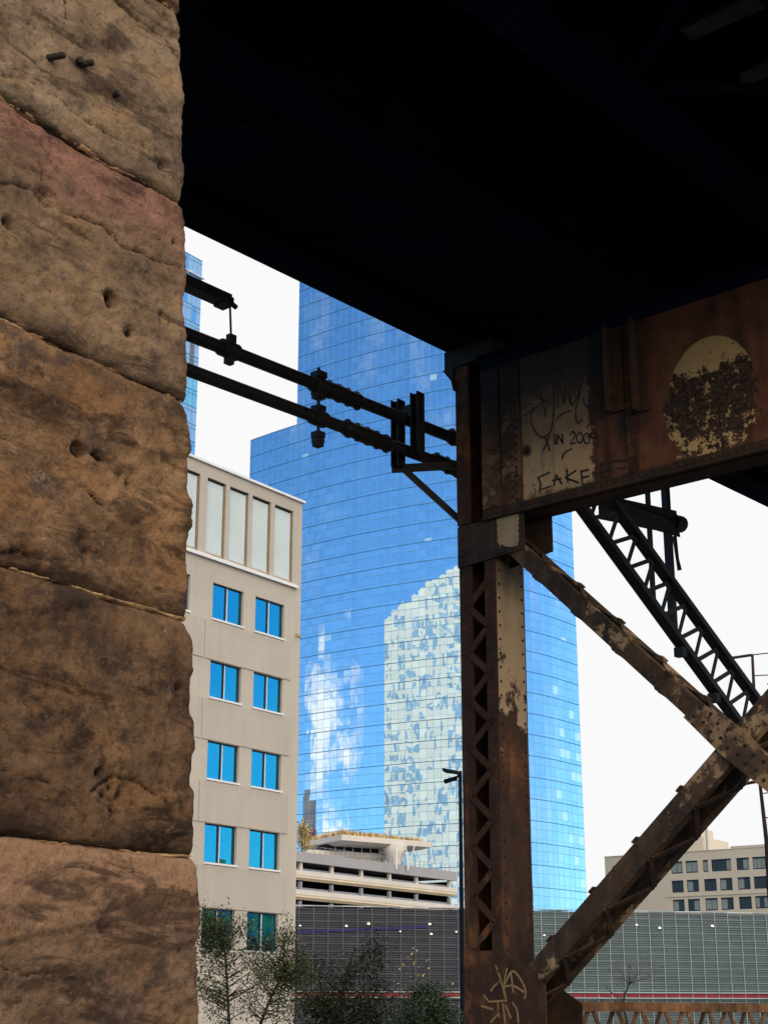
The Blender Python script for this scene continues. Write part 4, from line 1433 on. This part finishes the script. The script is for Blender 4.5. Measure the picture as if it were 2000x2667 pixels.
# ------------------------------------------------------------------ louvred screen wall
SX = -140.36
scr = Thing('louvred_screen', 'long grey metal louvre screen wall with red base band and blue upper band', 'screen wall', SW, (SX, 50, 0))
random.seed(8)
pit = 1.327
ng = 50
gs0 = 20.6
for i in range(ng):
    a = gs0 + i * pit; c = a + pit
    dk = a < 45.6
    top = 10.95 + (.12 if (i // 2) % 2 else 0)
    mb = MB()
    z = .1
    j = 0
    while z < top - .1:
        if not (3.32 < z + .1 < 3.72):
            tl = random.uniform(-.012, .012)
            hgt = .125 if j % 3 else .16
            mb.quad((SX + .02, a + .04, z + .02), (SX + .02, c - .04, z + .02), (SX + .10 + tl, c - .04, z + hgt), (SX + .10 + tl, a + .04, z + hgt))
        z += .212; j += 1
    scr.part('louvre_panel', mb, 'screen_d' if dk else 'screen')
    mb = MB(); mb.box(SX + .04, SX + .13, a + .035, c - .035, 3.36, 3.69); scr.part('red_panel', mb, 'red_band')
mb = MB()
for i in range(ng + 1):
    a = gs0 + i * pit
    mb.cur = 1 if a < 45.7 else 0
    mb.box(SX + .03, SX + .125, a - .021, a + .021, 0, 10.95)
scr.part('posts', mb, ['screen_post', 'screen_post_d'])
for i in range(0, ng, 2):
    a = gs0 + i * pit; c = a + 2 * pit - .03
    m = MB(); m.prism([(SX - .1, a, 10.99), (SX + .16, a, 10.99), (SX + .16, a, 11.03), (SX - .1, a, 11.10)], (0, c - a, 0))
    scr.part('top_cap', m, 'screen' if a > 46 else 'concrete')
for i in range(5, 14):
    a = gs0 + i * pit; z = 8.76 + (a - 26.9) * .0515
    m = MB(); m.box(SX + .145, SX + .17, a + .05, a + pit - .05, z - .09, z + .12); scr.part('blue_panel', m, 'blue_band')
mb = MB(); mb.cur = 1; mb.box(SX - .4, SX - .05, gs0, 45.6, 0, 10.9); mb.cur = 0; mb.box(SX - .4, SX - .05, 45.61, gs0 + ng * pit, 0, 10.9)
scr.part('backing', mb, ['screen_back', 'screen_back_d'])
mb = MB(); mb.box(SX - .04, SX + .3, gs0, gs0 + ng * pit, 3.72, 3.8); mb.box(SX - .04, SX + .3, gs0, gs0 + ng * pit, 3.24, 3.33)
scr.part('base_rail', mb, 'screen_post')
LAMPS = [(782, 2411, 'leftmost', .07), (902, 2412, 'left of the orange one above the blue band', .09), (960, 2406, 'orange tinted, midway over the blue band', .11), (1042, 2426, 'faint, just under the blue band', .06),
         (1119, 2407, 'just right of the blue band', .10), (1123, 2433, 'below the one right of the blue band', .09), (1188, 2427, 'close to the lamp post', .07), (1417, 2436, 'just right of the rusty column', .08),
         (1657, 2409, 'pale twin left of the bright pair', .08), (1717, 2417, 'small bright, under the beige block', .11), (1854, 2412, 'rightmost', .12)]
for (u, v, wh, r) in LAMPS:
    p = SW.on_x(u, v, SX + .16)
    mb = MB()
    mb.tube([(p.x - .05, p.y, p.z + .03), (p.x + .02, p.y, p.z + .03)], [r * 1.4, r * 1.1], 8)
    L = Thing('garage_lamp', 'small glowing lamp on the louvre screen, ' + wh, 'lamp', SW, (p.x, p.y, p.z), 'small lamps glowing on the louvre screen')
    L.part('lamp_hood', mb, 'screen_post')
    m = MB(); m.box(p.x - .02, p.x + .05, p.y - r * 1.1, p.y + r * 1.1, p.z - r * .5, p.z + r * .5)
    L.part('lamp_glass', m, 'glow')

# ------------------------------------------------------------------ beige institutional block at right
BL = 266.33
MB.K = 1.34
bb = Thing('concrete_block', 'cream concrete building with rows of dark paired windows above the screen', 'office building', BG, (BL * MB.K, 118 * MB.K, 0))
wn = []
pairs = [(125.08, 122.77), (122.15, 119.8), (118.8, 116.41), (115.81, 113.43), (112.46, 110.08), (109.47, 107.03), (106.05, 103.7), (103.1, 100.75), (99.8, 97.4), (96.8, 94.4)]
for ri, zt in enumerate((28.42, 25.08, 21.74, 18.4, 15.06)):
    for k, (a, c) in enumerate(pairs):
        if ri == 0 and k == 2:
            wn.append((117.8, 118.82, zt - 2.12, zt))
        elif ri == 0 and k == 3:
            wn.append((113.45, 117.2, zt - 2.12, zt))
        else:
            wn.append((c, a, zt - 2.12, zt))
wn.append((135.6, 136.8, 26.0, 28.3))
mb = MB()
wall_holes(mb, BL, 92, 138.34, 0, 30.0, wn, .35, -1)
mb.quad((BL, 138.34, 0), (BL + 30, 138.34, 0), (BL + 30, 138.34, 30), (BL, 138.34, 30)); mb.quad((BL, 92, 0), (BL + 30, 92, 0), (BL + 30, 92, 30), (BL, 92, 30))
mb.quad((BL, 92, 29.7), (BL, 138.34, 29.7), (BL + 30, 138.34, 29.7), (BL + 30, 92, 29.7))
bb.part('wall', mb, 'buff')
mb = MB(); mb.box(BL - .1, BL + .4, 113.4, 138.4, 30.0, 30.12); mb.box(BL - .08, BL + .4, 92, 113.3, 30.0, 30.5)
bb.part('parapet', mb, 'buff')
mb = MB(); mb.box(BL - .12, BL - .01, 126.2, 92, 22.2, 22.4)
bb.part('string_course', mb, 'buff')
random.seed(4)
for (a, c, q, r) in wn:
    xw = BL + .25
    m = MB(); m.box(xw - .05, xw + .03, a + .003, c - .003, r - .28, r - .003); m.box(xw - .05, xw + .03, a + .003, c - .003, q + .003, q + .22); m.box(xw - .05, xw + .03, a + .003, a + .1, q + .22, r - .28); m.box(xw - .05, xw + .03, c - .1, c - .003, q + .22, r - .28)
    n = max(1, int((c - a) / .8))
    for k in range(1, n):
        g = a + (c - a) * k / n; m.box(xw - .04, xw + .02, g - .03, g + .03, q + .22, r - .28)
    w = bb.part('window', m, 'frame_dark')
    for k in range(n):
        s0 = a + .1 + (c - a - .2) * k / n; s1 = a + .1 + (c - a - .2) * (k + 1) / n
        m = MB(); m.quad((xw, s0, q + .2), (xw, s1, q + .2), (xw, s1, r - .25), (xw, s0, r - .25))
        bb.part('pane', m, 'win_pale' if random.random() < .42 else 'win_dark', w)
pa, pb = BG.on_x(1722, 2150, BL + 12), BG.on_x(1826, 2150, BL + 12)
ph = MB(); ph.box(BL + 12, BL + 24, pb.y, pa.y + 6, 29.7, 33.9)
pc = BG.on_x(1800, 2180, BL + 12)
ph.box(BL + 13, BL + 22, pc.y, pa.y + 4, 33.9, 36.0)
bb.part('penthouse', ph, 'buff')
q0 = BG.on_x(1838, 2155, BL + 12)
m = MB(); m.tube([(BL + 12, q0.y, 30), (BL + 12, q0.y, 36.6), (BL + 12, q0.y + .5, 37.2), (BL + 12, q0.y + 4, 37.3)], .25, 8); bb.part('vent_pipe', m, 'concrete')
MB.K = 1.0

# ------------------------------------------------------------------ street lamp
t = Thing('street_lamp', 'tall black twin head street lamp standing just left of the rusty column', 'street lamp', W0, (2.15, 45, 0))
p = at_y(1198, 2012, 45); pb = at_y(1205, 2667, 45)
m = MB(); m.tube([(pb.x, 45, 0), (pb.x, 45, .6), (pb.x, 45, .62), (p.x, 45, p.z)], [.10, .10, .07, .05], 12); t.part('pole', m, 'lamp_black', smooth=False)
hz = p.z - .02
m = MB()
m.prism([(p.x - .52, 44.7, hz + .02), (p.x - .08, 44.75, hz - .05), (p.x - .04, 44.95, hz - .05), (p.x - .40, 45.1, hz + .02)], (0, 0, .085)); t.part('lamp_head', m, 'lamp_black')
m = MB()
m.prism([(p.x - .46, 45.3, hz - .22), (p.x - .08, 45.2, hz - .13), (p.x - .06, 45.4, hz - .13), (p.x - .40, 45.6, hz - .22)], (0, 0, .085)); t.part('lamp_head', m, 'lamp_black')
m = MB(); m.tube([(p.x, 45, hz - .05), (p.x - .12, 45.2, hz - .1)], .035, 6); m.tube([(p.x, 45, hz - .05), (p.x - .1, 44.85, hz - .02)], .035, 6); m.box(p.x - .05, p.x + .05, 44.95, 45.05, hz - .12, hz + .06); t.part('bracket', m, 'lamp_black')

# small blue street sign
t = Thing('street_sign', 'small blue sign with a white arrow mark on a thin post', 'sign', W0, (1.62, 60, 0))
p = at_y(1116, 2570, 60); q = at_y(1116, 2605, 60)
m = MB(); m.box(p.x - .24, p.x + .24, 59.98, 60.02, q.z, p.z); t.part('sign_board', m, 'sign_blue')
m = MB(); m.box(p.x - .22, p.x + .02, 60.021, 60.06, q.z - .42, q.z - .004); m.tube([(p.x, 60.06, 0), (p.x, 60.06, p.z)], .03, 6); t.part('post', m, 'sign_blue')
m = MB(); zc = (p.z + q.z) / 2
m.bar((p.x - .16, 59.972, zc + .02), (p.x + .02, 59.972, zc + .10), .01, .06); m.bar((p.x + .0, 59.972, zc + .08), (p.x + .05, 59.972, zc - .02), .01, .05); m.bar((p.x + .05, 59.972, zc - .02), (p.x + .18, 59.972, zc + .08), .01, .06)
m.bar((p.x - .1, 59.972, zc - .12), (p.x + .06, 59.972, zc - .08), .01, .05); t.part('arrow_mark', m, 'sign_white')

# ------------------------------------------------------------------ trees


def tree(name, label, u, D, trunk_px, crowns, leaf_mat, nleaf, lsize, rad, seed, spread=.16, tips=70, cat='tree'):
    rnd = random.Random(seed)
    tr = [at_y(a, b, D) for a, b in trunk_px]
    base = Vector((tr[0].x, D, 0))
    t = Thing(name, label, cat, W0, tuple(base))
    pts = [base] + tr if tr[0].z > .05 else tr
    mb = MB()
    n = len(pts)
    mb.tube(pts, [rad * (1 - .75 * i / (n - 1)) for i in range(n)], 7)
    # resample trunk
    line = []
    for i in range(n - 1):
        for k in range(8):
            line.append((pts[i].lerp(pts[i + 1], k / 8), rad * (1 - .75 * (i + k / 8) / (n - 1))))
    lv = MB()
    C = []
    for (cu, cv, ru, rv, wgt) in crowns:
        c = at_y(cu, cv, D); C.append((c, ru / F * D, rv / F * D, wgt))
    tot = sum(c[3] for c in C)
    tipsl = []
    for (c, rx_, rz_, wgt) in C:
        for _ in range(max(3, int(tips * wgt / tot))):
            while True:
                d = Vector((rnd.uniform(-1, 1), rnd.uniform(-1, 1), rnd.uniform(-1, 1)))
                if d.length < 1:
                    break
            tip = c + Vector((d.x * rx_, d.y * rx_ * .9, d.z * rz_))
            # attach lower down the trunk
            best = min(line, key=lambda q: (q[0] - (tip - Vector((0, 0, .55 * math.hypot(tip.x - q[0].x, tip.y - q[0].y))))).length)
            s_ = best[0]; r0 = best[1] * .45
            m1 = s_.lerp(tip, .4) + Vector((rnd.gauss(0, .06), rnd.gauss(0, .06), rnd.gauss(0, .05))) * (tip - s_).length
            m2 = s_.lerp(tip, .75) + Vector((rnd.gauss(0, .05), rnd.gauss(0, .05), rnd.gauss(0, .05) + .03)) * (tip - s_).length
            mb.tube([s_, m1, m2, tip], [r0, r0 * .65, r0 * .4, .004], 4, False)
            tipsl.append((m1, m2, tip))
            for _k in range(2):
                tw = m2.lerp(tip, rnd.random()) ; e = tw + Vector((rnd.gauss(0, 1), rnd.gauss(0, 1), rnd.gauss(.2, .8))) * spread * 1.2
                mb.tube([tw, e], [.006, .002], 3, False); tipsl.append((tw, tw, e))
    t.part('trunk', mb, 'bark')
    if nleaf:
        for _ in range(nleaf):
            m1, m2, tip = rnd.choice(tipsl)
            f = rnd.random()
            p = (m1.lerp(m2, f * 2 * .999) if f < .3 else m2.lerp(tip, rnd.random() * 1.1)) + Vector((rnd.gauss(0, 1), rnd.gauss(0, 1), rnd.gauss(0, 1))) * spread
            a = Vector((rnd.gauss(0, 1), rnd.gauss(0, 1), rnd.gauss(0, 1))).normalized()
            b_ = a.cross(Vector((rnd.gauss(0, 1), rnd.gauss(0, 1), rnd.gauss(0, 1)))).normalized()
            s_ = lsize * rnd.uniform(.6, 1.3)
            lv.add([p - a * s_, p - b_ * s_ * .45, p + a * s_, p + b_ * s_ * .45], [(0, 1, 2, 3)])
        t.part('crown', lv, leaf_mat)
    return t


tree('young_tree', 'slender young green tree in front of the beige block beside the pier', 590, 44, [(597, 2660), (592, 2560), (586, 2480), (575, 2400)],
     [(560, 2420, 55, 55, 3), (600, 2450, 85, 60, 3), (545, 2540, 50, 80, 1.6), (600, 2590, 80, 90, 1.8), (665, 2520, 50, 40, 1)], 'leaf', 6800, .040, .055, 1, .15, 110)
tree('young_tree', 'leaning young green tree at the right corner of the beige block', 720, 46, [(680, 2664), (705, 2600), (735, 2540), (742, 2450)],
     [(715, 2500, 60, 55, 3), (740, 2430, 25, 40, .8), (765, 2500, 40, 60, 2), (690, 2600, 70, 70, 1.6), (770, 2590, 70, 80, 2.6)], 'leaf', 6800, .040, .06, 2, .15, 110)
tree('dark_tree', 'dark shaded tree in front of the dark half of the louvre screen', 900, 48, [(892, 2664), (890, 2600), (905, 2530), (925, 2470)],
     [(900, 2610, 120, 60, 4), (880, 2530, 60, 40, .8), (985, 2570, 50, 60, 1.4), (990, 2480, 28, 60, .8), (820, 2630, 60, 50, 2), (1020, 2640, 70, 40, 2), (800, 2540, 40, 60, .7)], 'leaf_dark', 9000, .046, .08, 3, .17, 130)
tree('leafy_shrub', 'grey green shrub at the foot of the black street lamp', 1110, 40, [(1110, 2664), (1105, 2630), (1112, 2600)],
     [(1105, 2620, 75, 45, 3), (1150, 2650, 50, 40, 2), (1040, 2650, 50, 30, 1.5), (1115, 2590, 30, 25, 1)], 'leaf_bush', 9000, .036, .04, 4, .10, 80, 'shrub')
tree('bare_tree', 'leafless tree with thin branches in front of the grey louvre screen', 1630, 62, [(1632, 2664), (1622, 2610), (1628, 2585), (1640, 2560)],
     [(1590, 2540, 50, 45, 2), (1650, 2520, 50, 40, 2), (1700, 2530, 45, 40, 2), (1560, 2570, 35, 35, 1), (1610, 2510, 30, 30, 1)], None, 0, .04, .075, 5, .26, 30)
tree('sparse_tree', 'nearly leafless tree with few yellow leaves left of the street lamp', 1090, 55, [(1085, 2664), (1080, 2560), (1072, 2510)],
     [(1075, 2510, 30, 45, 1), (1130, 2540, 40, 40, 1), (1060, 2560, 40, 40, 1)], 'leaf_yellow', 70, .05, .035, 6, .15, 18)
tree('roof_tree', 'small yellow leaved tree on the garage roof beside the beige block', 785, 236, [(786, 2235), (786, 2190), (787, 2150)],
     [(784, 2165, 16, 34, 3), (797, 2190, 18, 22, 1)], 'leaf_yellow', 900, .20, .12, 7, .45, 40)

# dark tower whose image shows at the left end of the mirrored facade
random.seed(12)
dt = Thing('dark_tower', 'dark slab tower with red sign panel, mirrored low in the blue glass', 'skyscraper', W0, (-160, 296, 0))
mb = MB(); mb.box(-166, -154, 292, 301, 0, 62); mb.box(-163, -158, 294, 298, 62, 66)
dt.part('tower_body', mb, 'grey_louvre')
mb = MB(); mb.box(-153.9, -153.7, 293, 296, 44, 54)
dt.part('sign_panel', mb, 'red_band')
M['ochre_wall'] = worn('ochre_wall', (.93, .70, .30), .08, .9, .3, .1)
rw = Frame(15)
tb = Thing('ochre_row', 'low ochre building with trees in front, mirrored in the lowest office windows', 'building', rw, (130, 140, 0))
mb = MB(); mb.box(118, 140, 70, 210, 0, 20.5)
for i in range(8):
    mb.box(119, 138, 72 + i * 17, 80 + i * 17, 20.51, 20.6 + (i * 7 % 5) * .8)
tb.part('wall', mb, 'ochre_wall')
mb = MB()
for i in range(14):
    mb.box(117.7, 117.95, 73 + i * 9, 78 + i * 9, 11, 14); mb.box(117.7, 117.95, 73 + i * 9, 78 + i * 9, 16, 19)
tb.part('window_grid', mb, 'pane_soft')
mb = MB(); mb.box(114, 116, 60, 215, 0, 11.5)
for i in range(24):
    mb.box(114.1, 115.9, 61 + i * 6.4, 65 + i * 6.4, 11.51, 12 + (i * 5 % 7) * .45)
tb.part('hedge', mb, 'leaf_dark')

# ------------------------------------------------------------------ sky and sun
SUN_AZ, SUN_EL = R(40), R(44)
w = bpy.data.worlds.new('World')
sc.world = w
w.use_nodes = True
nt = w.node_tree
nt.nodes.clear()
b = B('tmp_world')      # only for its helpers
bpy.data.materials.remove(b.m)
b.t = nt
b.m = None
out = nt.nodes.new('ShaderNodeOutputWorld')
bg = nt.nodes.new('ShaderNodeBackground')
bg.inputs['Strength'].default_value = .1
nt.links.new(bg.outputs[0], out.inputs[0])
tc = nt.nodes.new('ShaderNodeTexCoord')
b._c = tc.outputs['Generated']
sky = nt.nodes.new('ShaderNodeTexSky')
sky.sky_type = 'NISHITA'
sky.sun_disc = False
sky.sun_elevation = SUN_EL
sky.sun_rotation = SUN_AZ
sky.air_density = 1.0
sky.dust_density = .3
sky.ozone_density = 2.0
col = b.mix(1.0, sky.outputs[0], (.78, 1.30, 1.72), 'MULTIPLY')


def dirv(az, el):
    return (math.sin(R(az)) * math.cos(R(el)), math.cos(R(az)) * math.cos(R(el)), math.sin(R(el)))


def dot(az, el):
    n = nt.nodes.new('ShaderNodeVectorMath'); n.operation = 'DOT_PRODUCT'
    nt.links.new(b._c, n.inputs[0]); n.inputs[1].default_value = dirv(az, el)
    return n.outputs['Value']


nz = b.noise(5.5, 7, .62, b.mapv((1, 1, 2.6), (3.1, 1.7, .4)))
nf = b.noise(2.2, 5, .6)
# broken cloud away from the sun
band = b.math('MULTIPLY', b.step(dot(-106, 9.2), .986, .999), .27)
cl = b.math('MAXIMUM', b.step(b.math('ADD', nz, band), .71, .84), b.math('MULTIPLY', b.step(nz, .50, .72), .16))
col = b.mix(b.math('MULTIPLY', cl, .92), col, (14.0, 12.6, 11.4))
# bright veil of cloud round the sun; overhead and behind, fill added out of view
front = b.step(b.math('ADD', dot(4, 20), b.math('MULTIPLY', b.math('SUBTRACT', nf, .5), .06)), .74, .90)
col = b.mix(front, col, (9.55, 9.55, 9.6))
over = b.step(b.math('ADD', dot(0, 90), b.math('MULTIPLY', b.math('SUBTRACT', nf, .5), .2)), .72, .88)
col = b.mix(over, col, (13.0, 12.8, 12.6))
back = b.step(b.math('ADD', dot(155, 25), b.math('MULTIPLY', b.math('SUBTRACT', nf, .5), .2)), .62, .88)
col = b.mix(back, col, (40.0, 34.0, 26.5))
nt.links.new(col, bg.inputs['Color'])

sd = bpy.data.lights.new('sun', 'SUN')
sd.energy = 3.0
sd.angle = R(.5)
sd.color = (1, .94, .85)
so = bpy.data.objects.new('sun', sd)
COL.objects.link(so)
so.location = (40, 80, 120)
dv = Vector((math.sin(SUN_AZ) * math.cos(SUN_EL), math.cos(SUN_AZ) * math.cos(SUN_EL), math.sin(SUN_EL)))
so.rotation_euler = (-dv).to_track_quat('-Z', 'Y').to_euler()

sc.view_settings.view_transform = 'Standard'
sc.view_settings.look = 'None'
sc.view_settings.exposure = 0
sc.view_settings.gamma = 1
sc.cycles.max_bounces = 8
sc.cycles.diffuse_bounces = 3
sc.cycles.glossy_bounces = 4
sc.cycles.use_denoising = True
